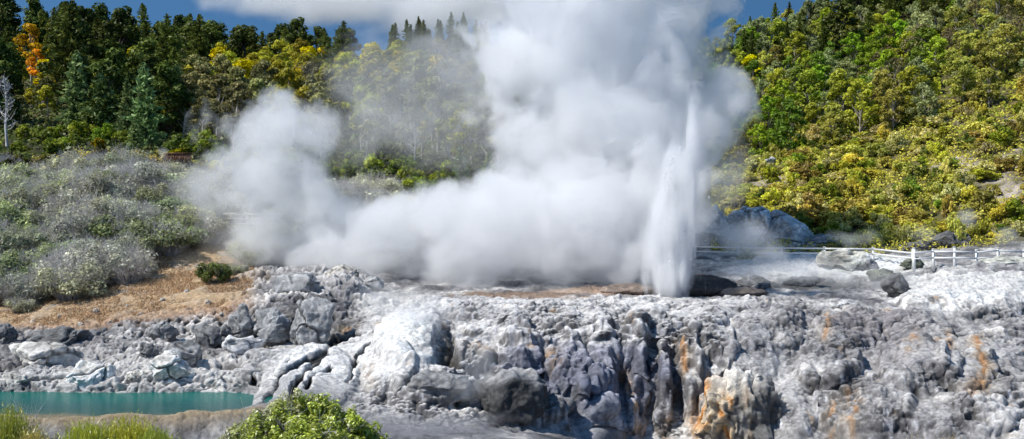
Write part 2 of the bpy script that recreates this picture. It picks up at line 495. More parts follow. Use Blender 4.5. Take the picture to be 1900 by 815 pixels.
spot(500, 615, 120, 40, (.25, .235, .22), .55)
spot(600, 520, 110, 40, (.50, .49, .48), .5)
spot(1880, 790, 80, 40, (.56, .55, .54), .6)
OR = (.43, .25, .11)
for sx, y0, y1, wd, w in ((1268, 635, 695, 7, .95), (1303, 700, 760, 9, .6), (888, 640, 668, 12, .6), (1030, 660, 690, 8, .7), (1165, 690, 815, 7, .5), (1690, 640, 690, 10, .5),
                          (1752, 635, 670, 8, .6), (1818, 640, 735, 9, .9), (1800, 730, 760, 20, .4), (1580, 755, 815, 10, .7), (1545, 770, 815, 9, .6), (1300, 770, 815, 18, .7),
                          (575, 730, 740, 30, .2), (690, 690, 720, 8, .5), (1232, 780, 815, 6, .5), (1525, 590, 660, 6, .6), (1195, 700, 815, 4, .4), (650, 600, 615, 8, .6)):
    xx = sx + (fbm(np.stack([py_ * .05, px_ * 0 + sx, px_ * 0], -1), 2, 131)) * 14
    wgt = np.exp(-((px_ - xx) / (wd * .72)) ** 2) * sstep(y0 - 12, y0 + 8, py_) * (1 - sstep(y1 - 10, y1 + 14, py_))
    halo_ = np.exp(-((px_ - xx) / (wd * 2.0)) ** 2) * sstep(y0 - 20, y0 + 12, py_) * (1 - sstep(y1 - 6, y1 + 26, py_))
    c = mixc(c, (.40, .31, .20), halo_ * w * .55 * sstep(-.4, .2, streak))
    c = mixc(c, OR, wgt * w * .75 * sstep(-.3, .15, streak + .3 * nf))
c = mixc(c, (.36, .25, .14), sstep(.42, .66, fbm(np.stack([q[:, 0] * .9, q[:, 1] * .6, q[:, 2] * .3], -1) + 40, 4, 141)) * wter * .55)
c = mixc(c, (.60, .595, .585), smooth_ * .7 * (.75 + .25 * nf))
spot(828, 660, 22, 44, (.09, .085, .075), .9)  # shade in the hollow beside the pale dome, painted dark
c = mixc(c, (.035, .034, .033), ckw)
cw_ = np.clip(wter + wbank + .6 * wtop * (1 - mound) + apron, 0, 1)[:, None]
c = c * (1 - cw_) + np.minimum(c * (.46 + 1.75 * c), .82) * cw_
# pool floor, rim, tan grass slope, litter under the shrubs
c = mixc(c, (.33, .25, .15), (1 - sstep(470, 520, px_)) * sstep(3.5, 4.0, t_) * (1 - sstep(4.6, 5.2, t_)) * .85)
c = mixc(c, (.02, .14, .13), pool * sstep(4.8, 5.4, t_) * sstep(2.02, 1.9, q[:, 2]))
c = mixc(c, (.50, .355, .21), tan_ * sstep(-.4, .3, nm + .35))
c = mixc(c, (.36, .19, .11), tan_ * (1 - sstep(10.0, 10.6, t_)) * .7)
c = mixc(c, (.46, .36, .26), tan_ * sstep(.1, .4, nb) * .5)
lit = (1 - sstep(690, 800, px_)) * sstep(12.2, 12.9, t_ + nz1 * .6)
c = mixc(c, (.085, .07, .05), lit * .85)
nearb = 1 - sstep(2.6, 3.2, t_)
c = mixc(c, (.12, .10, .05), nearb)
far = sstep(13.3, 14.1, t_)
c = c * (1 - far)[:, None] + hillc[idx] * far[:, None]
wet = np.clip(sstep(10.3, 10.9, t_) * (1 - sstep(11.6, 12.4, t_)) * sstep(700, 900, px_) * (1 - mound) * .8 + apron * .8 + .35 * sstep(0, .5, -streak) * sv, 0, 1)
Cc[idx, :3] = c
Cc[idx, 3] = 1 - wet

ii = (np.arange(nr - 1)[:, None] * nc + np.arange(nc - 1)[None, :]).ravel()
quads = np.stack([ii, ii + 1, ii + nc + 1, ii + nc], 1)
qt, qp = TG.ravel()[ii], PXG.ravel()[ii]
isfront = (qt > 2.0) & (qt < 14.0) & (qp > -200) & (qp < 2100)
ister = isfront & (qp > 640)


def sub_sheet(name, mask, mat):
    fq = quads[mask]
    used, inv = np.unique(fq, return_inverse=True)
    o = obj(name, np_mesh(name, Pf[used], inv.reshape(fq.shape), mat, Cc[used]))
    tag(o, kind='structure')
    return o


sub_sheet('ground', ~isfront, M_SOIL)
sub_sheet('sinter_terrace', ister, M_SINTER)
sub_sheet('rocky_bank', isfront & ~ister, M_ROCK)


# ------------------------------------------------------------------ pool water
def mat_water():
    m, nt, N, L = new_mat('pool_water')
    out = N('ShaderNodeOutputMaterial'); b = N('ShaderNodeBsdfPrincipled'); L(b.outputs[0], out.inputs[0])
    g = N('ShaderNodeNewGeometry'); sp = N('ShaderNodeSeparateXYZ'); L(g.outputs['Position'], sp.inputs[0])
    n1 = N('ShaderNodeTexNoise'); n1.inputs['Scale'].default_value = .35; n1.inputs['Detail'].default_value = 4; L(g.outputs['Position'], n1.inputs['Vector'])
    ad = N('ShaderNodeMath'); ad.operation = 'MULTIPLY_ADD'; ad.inputs[1].default_value = 2.4; L(n1.outputs[0], ad.inputs[0]); L(sp.outputs['Y'], ad.inputs[2])
    mr = N('ShaderNodeMapRange'); mr.inputs[1].default_value = 56.0; mr.inputs[2].default_value = 65.5; L(ad.outputs[0], mr.inputs[0])
    r = N('ShaderNodeValToRGB'); e = r.color_ramp.elements
    e[0].position = 0; e[0].color = (.24, .17, .09, 1)
    e[1].position = 1; e[1].color = (.0, .13, .105, 1)
    for p_, c_ in ((.10, (.17, .15, .085, 1)), (.19, (.02, .085, .07, 1)), (.45, (.001, .082, .078, 1)), (.7, (.0, .13, .108, 1))):
        x = r.color_ramp.elements.new(p_); x.color = c_
    L(mr.outputs[0], r.inputs[0]); L(r.outputs[0], b.inputs['Base Color'])
    b.inputs['Roughness'].default_value = .12; b.inputs['Specular IOR Level'].default_value = .05
    mp = N('ShaderNodeMapping'); mp.inputs['Scale'].default_value = (1.6, 5, 1); L(g.outputs['Position'], mp.inputs[0])
    n2 = N('ShaderNodeTexNoise'); n2.inputs['Scale'].default_value = 1.6; n2.inputs['Detail'].default_value = 4; L(mp.outputs[0], n2.inputs['Vector'])
    bp = N('ShaderNodeBump'); bp.inputs['Strength'].default_value = .5; bp.inputs['Distance'].default_value = .05
    L(n2.outputs[0], bp.inputs['Height']); L(bp.outputs[0], b.inputs['Normal'])
    return m


wx = np.linspace(-62, -12.6, 80); wy = np.linspace(54.7, 67, 24)
gx, gy = np.meshgrid(wx, wy)
wv = np.stack([gx.ravel(), gy.ravel(), np.full(gx.size, 2.0)], -1)
wi = (np.arange(23)[:, None] * 80 + np.arange(79)[None, :]).ravel()
tag(obj('pool_water', np_mesh('pool_water', wv, np.stack([wi, wi + 1, wi + 81, wi + 80], 1), mat_water())), kind='structure')


# ------------------------------------------------------------------ boulders
def ico(sub):
    import bmesh
    bm = bmesh.new()
    bmesh.ops.create_icosphere(bm, subdivisions=sub, radius=1)
    v = np.array([x.co[:] for x in bm.verts]); f = np.array([[w.index for w in x.verts] for x in bm.faces])
    bm.free()
    return v, f


ICO5, ICO6 = ico(5), ico(6)


def boulder(name, px, py, wpx, hpx, label, kind='rock', tone=.34, tilt=0.0, depth=.8, sink=.25, seed=0, big=False, Y=None, cat='boulder', tint=(1, 1, 1), group=None, yaw=0.0):
    """a rock whose foot stands on the land where the sight line through (px, py) meets it"""
    base = hit(px, py) if Y is None else ground(px, Y)
    if Y is not None:
        base[2] = CZ - (py - 407) / F * Y
    Yb = base[1]
    hw, hh = wpx / 2 / F * Yb, hpx / F * Yb
    v, f = ICO6 if big else ICO5
    g = np.random.default_rng(seed + 5)
    p = v.copy()
    if kind == 'slab':
        p = np.sign(p) * np.abs(p) ** .55
        p = p / np.maximum(np.abs(p).max(), 1)
    w0 = v * 1.3 + seed * 3.1
    p = p + np.stack([fbm(w0, 3, seed + 61), fbm(w0, 3, seed + 62), fbm(w0, 3, seed + 63)], -1) * (.14 if kind == 'slab' or cat == 'mound' else .32)
    if kind in ('rock', 'slab'):
        for k in range(18 if kind == 'rock' else 8):
            nn = g.normal(size=3); nn[2] *= .6; nn /= np.linalg.norm(nn)
            dd = g.uniform(.5, .85)
            over = np.clip(p @ nn - dd, 0, None)
            p = p - over[:, None] * nn * .95
    p = p * np.array([hw, hw * depth, hh * .5 / (1 - sink * .5)])
    rw = p + seed * 7.3 + 50
    nn = v
    s = min(hw, hh)
    if kind in ('rock', 'slab'):
        wq = rw + np.stack([fbm(rw * .9, 3, 5), fbm(rw * .9, 3, 6), fbm(rw * .9, 3, 7)], -1) * .5
        cf1, cf2, ic = voro(wq * np.array([.7, .7, 1.1]) / s, seed + 3)
        cr = np.clip(.07 - (cf2 - cf1), 0, .07)
        dsp = ridged(rw * (1.1 / s), 6, seed) * .17 * s - cr * 1.6 * s + fbm(rw * 3.2, 5, seed + 9, .62) * .13 + (ic - .5) * .22 * s
        dk = cr / .07
    else:
        dsp = fbm(rw * (.9 / s), 4, seed) * (.3 if cat != 'mound' else .2) * s; dk = np.zeros(len(p))
        kq = rw * np.array([1, 1, .55 if kind == 'stained' else .85])
        for scl, am in ((1 / 1.1, .3), (1 / .55, .17), (1 / .27, .08)):
            a1, a2, ic = voro(kq * scl, seed + 1)
            dsp += am * (.5 - np.clip(a1, 0, 1) ** 2) * (.5 + 1.0 * ic) * (.35 if kind == 'dome' else 1.0)
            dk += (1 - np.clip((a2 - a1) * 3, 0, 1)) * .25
        if kind == 'stained':
            dsp += fbm(np.stack([rw[:, 0] * 2.4, rw[:, 1] * 2, rw[:, 2] * .3], -1), 4, seed + 8) * .6
            dsp += (np.abs(((rw[:, 2] + fbm(rw * .8, 3, 4) * 1.1) / 1.1) % 1 - .5) - .25) * .22
        dsp += fbm(rw * 4, 4, seed + 9, .6) * .06
    p = p + nn * dsp[:, None]
    # tilt and yaw
    ct, st = math.cos(tilt), math.sin(tilt)
    p = np.stack([p[:, 0] * ct - p[:, 2] * st, p[:, 1], p[:, 0] * st + p[:, 2] * ct], -1)
    cyw, syw = math.cos(yaw), math.sin(yaw)
    p = np.stack([p[:, 0] * cyw - p[:, 1] * syw, p[:, 0] * syw + p[:, 1] * cyw, p[:, 2]], -1)
    zc = hh * .5 - sink * hh * .25
    n_ = fbm(rw * (1.6 / s), 4, seed + 21); n2_ = fbm(rw * 3, 3, seed + 23)
    c_ = np.tile(np.array([tone] * 3) * np.array(tint), (len(p), 1))
    c_ = c_ * (1 + .5 * n_ + .25 * n2_)[:, None]
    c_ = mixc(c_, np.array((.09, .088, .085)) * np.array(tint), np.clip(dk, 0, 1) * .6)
    if kind == 'knob':
        c_ = mixc(c_, (.6, .59, .58), sstep(.45, .95, v[:, 2] + .4 * n_) * .6)
    if kind == 'stained':
        st_ = fbm(np.stack([rw[:, 0] * 1.7, rw[:, 1] * 1.2, rw[:, 2] * .35], -1), 4, seed + 31)
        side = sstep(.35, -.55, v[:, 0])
        c_ = mixc(c_, (.66, .56, .42), sstep(-.35, .1, st_) * side * .95)
        c_ = mixc(c_, (.50, .27, .09), sstep(-.02, .28, st_) * np.clip(side + .12, 0, 1) * .95)
        c_ = mixc(c_, (.10, .05, .02), sstep(.1, .5, -st_) * side * .6)
        c_ = mixc(c_, (.12, .115, .11), sstep(.0, .6, v[:, 0]) * .7 * sstep(-.3, .3, n_ + .1))  # side turned from the sun: shade painted into the colour
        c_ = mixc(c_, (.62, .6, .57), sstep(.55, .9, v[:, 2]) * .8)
    c_ = np.clip(c_, .02, .8)
    c_ = np.minimum(c_ * (.55 + 1.0 * c_), .8)
    c4 = np.concatenate([c_, np.full((len(p), 1), 1.0)], 1)
    o = obj(name, np_mesh(name, p, f, M_ROCK if kind in ('rock', 'slab') else M_SINTER, c4), loc=(base[0], base[1] + hw * depth * .55, base[2] + zc))
    tag(o, label, cat, group)
    return o


B = boulder
B('boulder', 153, 728, 112, 56, 'white angular boulder with a shadowed cracked face at the far pool edge', tone=.74, tint=(1.03, 1.0, .95), seed=1, big=True, tilt=.12, sink=.15)
B('boulder', 298, 724, 104, 66, 'pale lumpy boulder rising from the pool edge beside the white angular one', tone=.68, tint=(1.03, 1.0, .95), seed=2, big=True, sink=.15)
B('boulder', 250, 716, 46, 30, 'small grey boulder between the two pale boulders at the pool', tone=.55, tint=(1.03, 1.0, .95), seed=3)
B('boulder', 72, 690, 130, 52, 'broad smooth grey boulder with a dark overhang behind the pool', tone=.5, tint=(1.03, 1.0, .95), seed=4, depth=.6)
B('boulder', 30, 722, 70, 30, 'low pale rock lapped by water at the end of the pool', tone=.45, tint=(1.03, 1.0, .95), seed=5)
B('boulder', 95, 642, 130, 30, 'long dark ledge of rock below the dry grass', 'slab', tone=.26, seed=6, depth=.5)
B('boulder', 8, 640, 50, 40, 'dark split rock cut by the picture edge above the pool', tone=.25, seed=7)
B('boulder', 305, 632, 60, 34, 'rough grey-brown rock at the foot of the tan slope', tone=.33, seed=8)
B('boulder', 335, 680, 80, 48, 'pitted grey rock in the middle of the rubble bank', tone=.32, seed=9)
B('boulder', 270, 670, 60, 36, 'dark cavernous rock in the rubble bank', tone=.28, seed=10)
B('boulder', 386, 652, 70, 56, 'craggy brown-grey rock at the end of the block wall', tone=.26, seed=11)
B('rock_block', 447, 642, 62, 70, 'narrow upright grey block, nearest the dry grass in the rock wall', tone=.36, seed=12, depth=.7, sink=.1, cat='rock')
B('rock_block', 503, 645, 76, 84, 'tall rounded grey block in the middle of the rock wall', tone=.40, seed=13, depth=.7, sink=.1, big=True, cat='rock')
B('rock_block', 572, 645, 112, 88, 'widest dark pitted block of the rock wall above the flat ledge', tone=.36, seed=14, depth=.6, sink=.1, big=True, cat='rock')
B('boulder', 452, 658, 84, 30, 'flat pale boulder lying in front of the rock wall', 'slab', tone=.62, seed=15)
B('boulder', 414, 640, 34, 34, 'small brown round boulder wedged beside the rock wall', tone=.26, seed=16)
B('boulder', 636, 525, 70, 30, 'pale brown-topped outcrop in the mist above the rock wall', tone=.42, seed=20, tint=(1.05, 1, .93))
B('boulder', 560, 548, 110, 34, 'layered grey rock shelf above the rock wall', 'slab', tone=.38, seed=21, depth=.5)
B('boulder', 690, 540, 60, 26, 'small grey rock fading into the steam bank', tone=.42, seed=22)
# dark wet domes below the terrace
B('sinter_dome', 800, 748, 126, 52, 'smooth grey sinter dome above the flat apron', 'dome', tone=.36, seed=23, big=True, cat='rock')
B('sinter_dome', 945, 772, 132, 74, 'black wet sinter dome beside the flat apron', 'knob', sink=.5, tone=.12, seed=24, big=True, cat='rock')
B('stained_boulder', 1378, 822, 158, 124, 'orange and cream stained boulder at the foot of the terrace', 'stained', tone=.3, seed=28, big=True, cat='boulder', depth=.6)
# vent and upper terrace
B('vent_mound', 1306, 548, 136, 34, 'dark brown smooth mound beside the geyser vent', 'dome', sink=.5, tone=.10, seed=32, cat='mound', tint=(1.15, .95, .85), big=True)
B('vent_mound', 1168, 545, 96, 16, 'low reddish brown mound on the near lip of the vent', 'dome', sink=.5, tone=.27, seed=33, cat='mound', tint=(1.12, .93, .8))
B('vent_mound', 1372, 550, 110, 16, 'low brown shelf at the edge of the terrace near the vent', 'dome', sink=.5, tone=.2, seed=34, cat='mound', tint=(1.1, .97, .9))
B('boulder', 1576, 573, 66, 17, 'small white rock on the terrace lip', tone=.55, seed=35)
B('boulder', 1672, 549, 60, 36, 'dark slanting rock at the start of the white mound', 'slab', tone=.2, seed=36, tilt=.45)
B('boulder', 1640, 520, 60, 24, 'greenish dark rock in the upper spring', tone=.22, seed=37, tint=(1, 1.05, .85))
B('boulder', 1560, 502, 116, 36, 'long cream ledge with a shadowed underside on the upper terrace', 'slab', tone=.56, seed=38, depth=.5, tint=(1.02, 1, .92))
B('boulder', 1400, 538, 110, 26, 'low dark grey rock band behind the brown mound', tone=.26, seed=39, depth=.5)
B('boulder', 1490, 532, 100, 20, 'dark wet rock band crossing the upper spring', tone=.24, seed=40, depth=.5)
B('boulder', 1610, 502, 60, 22, 'small grey stone beside the cream ledge', tone=.32, seed=41)
B('boulder', 1700, 500, 60, 20, 'green-tinged dark stone under the white fence', tone=.2, seed=42, tint=(.98, 1.05, .85))
B('boulder', 1385, 482, 42, 14, 'small yellowish stone in steam below the grey outcrop', tone=.4, seed=43, tint=(1.05, 1.05, .75))
B('boulder', 1868, 494, 100, 18, 'cream sinter hump at the end of the white fence', 'dome', tone=.6, seed=44, tint=(1, 1, .92))
B('rock_outcrop', 1322, 440, 80, 52, 'grey outcrop rock closest to the geyser jet', tone=.55, seed=45, Y=112, cat='rock')
B('rock_outcrop', 1396, 446, 110, 58, 'tallest grey outcrop rock under the scrub hillside', tone=.55, seed=46, Y=114, cat='rock', big=True)
B('rock_outcrop', 1466, 455, 110, 52, 'sloping grey outcrop rock with dark seams under the scrub', 'slab', tone=.55, seed=47, Y=113, tilt=-.25, cat='rock', big=True)
B('rock_outcrop', 1528, 468, 76, 36, 'lowest grey outcrop rock tapering toward the fence', tone=.34, seed=48, Y=111, cat='rock')
B('rock_outcrop', 1772, 466, 120, 36, 'dark cracked dome of rock behind the white fence', 'rock', tone=.2, seed=49, Y=110, cat='rock', big=True)
B('rock_outcrop', 1706, 468, 60, 24, 'small brown rock beside the dark cracked dome', tone=.2, seed=50, Y=110, cat='rock')
B('boulder', 1424, 316, 46, 26, 'bare white crag showing through the yellow scrub', tone=.55, seed=51, cat='rock')


pebble = None
for k, (px, py) in enumerate(((344, 546), (300, 560), (262, 588), (205, 602), (150, 606), (110, 590), (330, 588), (385, 565), (235, 570), (410, 585), (60, 600), (180, 580))):
    if pebble is None:
        pebble = boulder('stone', px, py, 13, 9, 'small grey stone lying loose on the tan grass slope', tone=.5, tint=(1.08, 1, .9), seed=60, cat='stone', group='loose stones on the tan slope')
    else:
        o_ = pebble.copy(); COL.objects.link(o_)
        b_ = hit(px, py); o_.location = (b_[0], b_[1], b_[2] + .1)
        sc_ = rnd.uniform(.6, 1.5); o_.scale = (sc_, sc_, sc_ * rnd.uniform(.7, 1.1)); o_.rotation_euler = (0, 0, rnd.uniform(0, 6))


# ------------------------------------------------------------------ plants
def tube(pts, rads, sides=6):
    pts = np.array(pts, float); k = len(pts)
    V = []
    for i in range(k):
        d = pts[min(i + 1, k - 1)] - pts[max(i - 1, 0)]
        d /= max(np.linalg.norm(d), 1e-9)
        a = np.cross(d, (0.3, 1, .1)); a /= np.linalg.norm(a); b = np.cross(d, a)
        for s in range(sides):
            w = 2 * math.pi * s / sides
            V.append(pts[i] + (a * math.cos(w) + b * math.sin(w)) * rads[i])
    Fc = [[i * sides + s, i * sides + (s + 1) % sides, (i + 1) * sides + (s + 1) % sides, (i + 1) * sides + s] for i in range(k - 1) for s in range(sides)]
    return np.array(V), np.array(Fc)


def join(parts):
    V, Fc, o = [], [], 0
    for v, f in parts:
        V.append(v); Fc.append(f + o); o += len(v)
    return np.concatenate(V), np.concatenate(Fc)


def unit(a):
    return a / np.maximum(np.linalg.norm(a, axis=-1, keepdims=True), 1e-9)


class Leaves:
    def __init__(self): self.c, self.u, self.v, self.k = [], [], [], []

    def add(self, c, u, v, k):
        self.c.append(c); self.u.append(u); self.v.append(v); self.k.append(k)

    def cloud(self, g, centre, rad, n, size, col, up=.4, shell=.55, cvar=.17, elong=1.5):
        d = unit(g.normal(size=(n, 3)))
        r = g.uniform(shell, 1, (n, 1)) ** .6
        c = np.array(centre) + d * r * np.array(rad)
        nn = unit(d * .8 + np.array([0, 0, up]) + g.normal(size=(n, 3)) * .55)
        a = unit(np.cross(nn, g.normal(size=(n, 3))))
        b = np.cross(nn, a)
        s = size * g.uniform(.6, 1.35, (n, 1))
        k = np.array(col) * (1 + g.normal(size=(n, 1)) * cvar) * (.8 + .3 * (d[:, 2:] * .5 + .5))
        self.add(c, a * s * .5 * elong, b * s * .5, np.clip(k, .005, 1))

    def mesh(self, name, mat):
        c, u, v, k = (np.concatenate(x) for x in (self.c, self.u, self.v, self.k))
        n = len(c)
        V = np.stack([c + u, c + v, c - u, c - v], 1).reshape(-1, 3)
        return np_mesh(name, V, np.arange(4 * n).reshape(n, 4), mat, np.repeat(k, 4, 0), smooth=False)


def pine(seed, h, r, col, crown_from=.12, ragged=.3, tipcol=None):
    g = np.random.default_rng(seed)
    lv = Leaves(); nw = int(h * 2.1)
    lean = g.normal(size=2) * .01 * h
    for i in range(nw):
        zf = crown_from + (1 - crown_from) * (i / nw) ** .95
        prof = min(1.0, (1 - zf) * 1.22 + .01) ** .95 * min(1, (zf - crown_from) * 6 + .45)
        wr_ = g.uniform(.6, 1.15)
        for b in range(7):
            L = max(.12, wr_ * r * prof * g.uniform(1 - ragged, 1.1))
            az = g.uniform(0, 2 * math.pi)
            d = np.array([math.cos(az), math.sin(az), .05 + .55 * zf ** 2 - .1 * (1 - zf)])
            k = max(2, int(L / .38))
            s = np.linspace(.18, 1, k)[:, None]
            base = np.array([lean[0] * zf, lean[1] * zf, zf * h])
            c = base + d * L * s + np.array([0, 0, -.12]) * L * (s ** 2) * (1 - zf)
            for m in range(3):
                cc = c + g.normal(size=(k, 3)) * np.array([.2, .2, .13]) * min(1, (1 - zf) * 5 + .15)
                u = unit(d + g.normal(size=(k, 3)) * .55 + np.array([0, 0, .2])) * g.uniform(.3, .6, (k, 1)) * (.4 + .6 * min(1, (1 - zf) * 4))
                w = unit(np.cross(u, g.normal(size=(k, 3)))) * g.uniform(.1, .2, (k, 1))
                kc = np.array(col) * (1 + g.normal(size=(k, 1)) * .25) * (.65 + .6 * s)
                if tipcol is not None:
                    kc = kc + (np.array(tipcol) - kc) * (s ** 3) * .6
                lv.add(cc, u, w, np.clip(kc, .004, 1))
    tv, tf = tube([(0, 0, -.6), (lean[0] * .5, lean[1] * .5, h * .5), (lean[0], lean[1], h * .985)], [h * .016, h * .01, .03])
    return lv, (tv, tf)


def gum(seed, h, r, col, nclump=18, leafn=130, leaf=.34, low=.42, flat=.62, trunk_r=.016, clump=(.26, .42)):
    g = np.random.default_rng(seed)
    lv = Leaves(); parts = []
    lean = g.normal(size=2) * .05 * h
    top = np.array([lean[0], lean[1], h * .8])
    parts.append(tube([(0, 0, -.6), (lean[0] * .3, lean[1] * .3, h * .35), top], [h * trunk_r, h * trunk_r * .75, h * trunk_r * .3]))
    for i in range(nclump):
        zf = low + (1 - low) * (i + .5) / nclump
        w = math.sin(math.pi * min(1, ((zf - low) / (1 - low)) * .75 + .22)) ** .7
        az = g.uniform(0, 6.283) + i * 2.4
        rr = r * w * g.uniform(.25, .82)
        c = np.array([math.cos(az) * rr + lean[0] * zf, math.sin(az) * rr + lean[1] * zf, zf * h * .93])
        cr = r * g.uniform(*clump)
        kc = np.array(col) * g.uniform(.75, 1.25)
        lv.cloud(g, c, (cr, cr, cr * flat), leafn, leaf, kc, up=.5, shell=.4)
        st = np.array([lean[0] * .5, lean[1] * .5, max(.15, zf - .3) * h * .85])
        mid = (st + c) / 2 + np.array([0, 0, -.04 * h])
        parts.append(tube([st, mid, c + np.array([0, 0, cr * .25])], [h * trunk_r * .4, h * trunk_r * .28, h * trunk_r * .08], 4))
    return lv, join(parts)


def scrub(seed, h, r, col, nclump=12, leafn=120, leaf=.22, col2=None):
    """a rounded, many-stemmed bush with foliage down to the ground"""
    g = np.random.default_rng(seed)
    lv = Leaves(); parts = []
    for i in range(nclump):
        az = g.uniform(0, 6.283); rr = r * math.sqrt(g.uniform(0, 1)) * .75
        zz = h * g.uniform(.12, .95) * (1 - .45 * (rr / r) ** 2)
        cr = r * g.uniform(.17, .4)
        kc = np.array(col if col2 is None or g.uniform() < .65 else col2) * g.uniform(.7, 1.25)
        c = np.array([math.cos(az) * rr, math.sin(az) * rr, zz])
        lv.cloud(g, c, (cr, cr, cr * .8), leafn, leaf, kc, up=.45, shell=.35)
        if i < 7:
            parts.append(tube([(0, 0, -.3), c * np.array([.6, .6, .5]), c], [.07, .045, .02], 4))
    return lv, join(parts)


def twigs(seed, h, r, n=90, rad=.02, spread=1.0, forks=4):
    """bare branching wands that fan out from the ground"""
    g = np.random.default_rng(seed)
    parts = []
    for i in range(n):
        az = g.uniform(0, 6.283); rr = r * math.sqrt(g.uniform(0, 1)) * spread
        tip = np.array([math.cos(az) * rr, math.sin(az) * rr, h * g.uniform(.6, 1.05) * (1 - .4 * (rr / r) ** 2)])
        b = tip * np.array([.35, .35, 0]) + np.array([0, 0, -.1])
        mid = b * .5 + tip * .5 + g.normal(size=3) * .1 * r + np.array([0, 0, .1 * h])
        parts.append(tube([b, mid, tip], [rad * 1.4, rad, rad * .4], 3))
        for k in range(forks):
            s = g.uniform(.45, .95)
            o = mid + (tip - mid) * s if s > .5 else b + (mid - b) * (s + .4)
            e = o + unit((tip - b) + g.normal(size=3) * .55 * np.linalg.norm(tip - b)) * g.uniform(.18, .38) * h
            parts.append(tube([o, (o + e) / 2 + g.normal(size=3) * .03, e], [rad * .75, rad * .55, rad * .25], 3))
    return join(parts)


def plant(name, lv, wood, leafmat, woodmat, crown='crown', trunk='trunk'):
    r = empty(name)
    if lv is not None: obj(crown, lv.mesh(crown, leafmat), r)
    if wood is not None: obj(trunk, np_mesh(trunk, wood[0], wood[1], woodmat), r)
    return r


_first = {}


def put(proto, px, Y, s=1.0, label=None, cat=None, group=None, sz=None, dz=-.1):
    key = proto.name
    o = proto if key not in _first else copy_tree(proto)
    _first[key] = 1
    p = ground(px, Y)
    o.location = (p[0], p[1], p[2] + dz)
    o.rotation_euler = (rnd.gauss(0, .025), rnd.gauss(0, .025), rnd.uniform(0, 6.283))
    o.scale = (s, s, sz or s * rnd.uniform(.92, 1.1))
    tag(o, label, cat, group)
    return o


def poisson(n, fx, dist, tries=30):
    """n spots that keep apart; fx() gives a candidate (px, Y) and dist its spacing in metres"""
    out = []
    k = 0
    while len(out) < n and k < n * tries:
        k += 1
        px, Y = fx()
        x = (px - 950) / F * Y
        if all((x - a) ** 2 + (Y - b) ** 2 > dist * dist for a, b, _, _ in out):
            out.append((x, Y, px, Y))
    return [(o[2], o[3]) for o in out]


# --- pines of the forest
DK = (.08, .10, .022)
pines = [plant('pine_tree', *pine(100 + i, 14, 4.4, DK, .1, .35, (.15, .17, .035)), M_PINE, M_BARK) for i in range(3)]
roundpines = [plant('pine_tree', *gum(140 + i, 14, 4.6, (.075, .095, .02), 34, 110, .42, .16, .75, .016, (.2, .34)), M_PINE, M_BARK) for i in range(3)]
bluepines = [plant('pine_tree', *pine(120 + i, 13, 3.4, (.11, .16, .055), .06, .25, (.25, .31, .12)), M_PINE, M_BARK) for i in range(2)]
spires = [plant('pine_tree', *pine(130 + i, 15, 3.0, (.055, .072, .016), .1, .3, (.14, .16, .03)), M_PINE, M_BARK) for i in range(2)]


def ok_left(px): return -60 < px < 930


n_p = 0
for px, Y in poisson(98, lambda: (rnd.uniform(-220, 640), rnd.uniform(258, 300)), 5.8):
    put(rnd.choice(pines + roundpines), px, Y, rnd.uniform(.7, 1.15), 'dark pine crowded on the skyline ridge of the forest', 'pine tree', 'dark pines along the forest skyline')
for px, Y in poisson(60, lambda: (lambda a: (a, rnd.uniform(150, 255)))(rnd.uniform(-180, 330)), 7.0):
    if 22 < px < 128 and Y > 148 or 222 < px < 300 and Y > 172: continue
    put(rnd.choice(pines + roundpines), px, Y, rnd.uniform(.75, 1.3), 'dark pine in the shaded slope of the forest below the ridge', 'pine tree', 'dark pines on the shaded forest slope')
for px, Y in poisson(30, lambda: (rnd.uniform(725, 905), rnd.uniform(262, 300)), 4.0):
    put(rnd.choice(spires), px, Y, rnd.uniform(.62, .9), 'slender dark pine in the dense stand beside the main steam column', 'pine tree', 'slender pines beside the steam column')
for px, Y in poisson(26, lambda: (rnd.uniform(1335, 1580), rnd.uniform(215, 246)), 4.5):
    put(rnd.choice(spires), px, Y, rnd.uniform(.4, .68), 'dark conifer poking above the scrub hillside skyline', 'pine tree', 'conifers on the scrub hillside skyline')
for px, Y in poisson(34, lambda: (rnd.uniform(1570, 1800), rnd.uniform(205, 242)), 4.5):
    put(rnd.choice(pines + roundpines), px, Y, rnd.uniform(.6, .95), 'dark pine at the top of the scrub hillside under the picture edge', 'pine tree', 'pines at the top of the scrub hillside')
for px, Y, s, lab in ((272, 140, .82, 'tall blue-green pine standing forward of the dark forest'), (238, 143, .62, 'shorter blue-green pine beside the tallest forward pine'),
                      (248, 133, .38, 'small bushy pine at the foot of the two forward pines'), (190, 150, .78, 'dim green pine in shade behind the yellow conical bush'),
                      (140, 160, .9, 'grey-green pine rising behind the bare white tree slope'), (860, 128, .55, 'grey-green pine half veiled by the main steam column'),
                      (905, 134, .5, 'misty pine almost lost in the main steam column'), (330, 170, .8, 'olive pine at the side of the yellow-crowned trees')):
    put(rnd.choice(bluepines), px, Y, s, lab, 'pine tree')
g = np.random.default_rng(5)
up_lv = Leaves()
for k, (zz, rr) in enumerate(((6.2, 2.0), (7.6, 2.6), (8.9, 2.9), (10.2, 2.3), (11.3, 1.3))):
    for j in range(5):
        a = j * 1.26 + k
        up_lv.cloud(g, (math.cos(a) * rr * .6, math.sin(a) * rr * .6, zz), (rr * .5, rr * .5, .42), 110, .4, (.022, .04, .018), .6, .3)
put(plant('pine_tree', up_lv, tube([(0, 0, -.5), (.2, 0, 6), (0, 0, 11.4)], [.24, .16, .04]), M_PINE, M_BARK), 378, 292, 1.0, 'umbrella pine with tiered flat branches, alone on the skyline', 'pine tree')

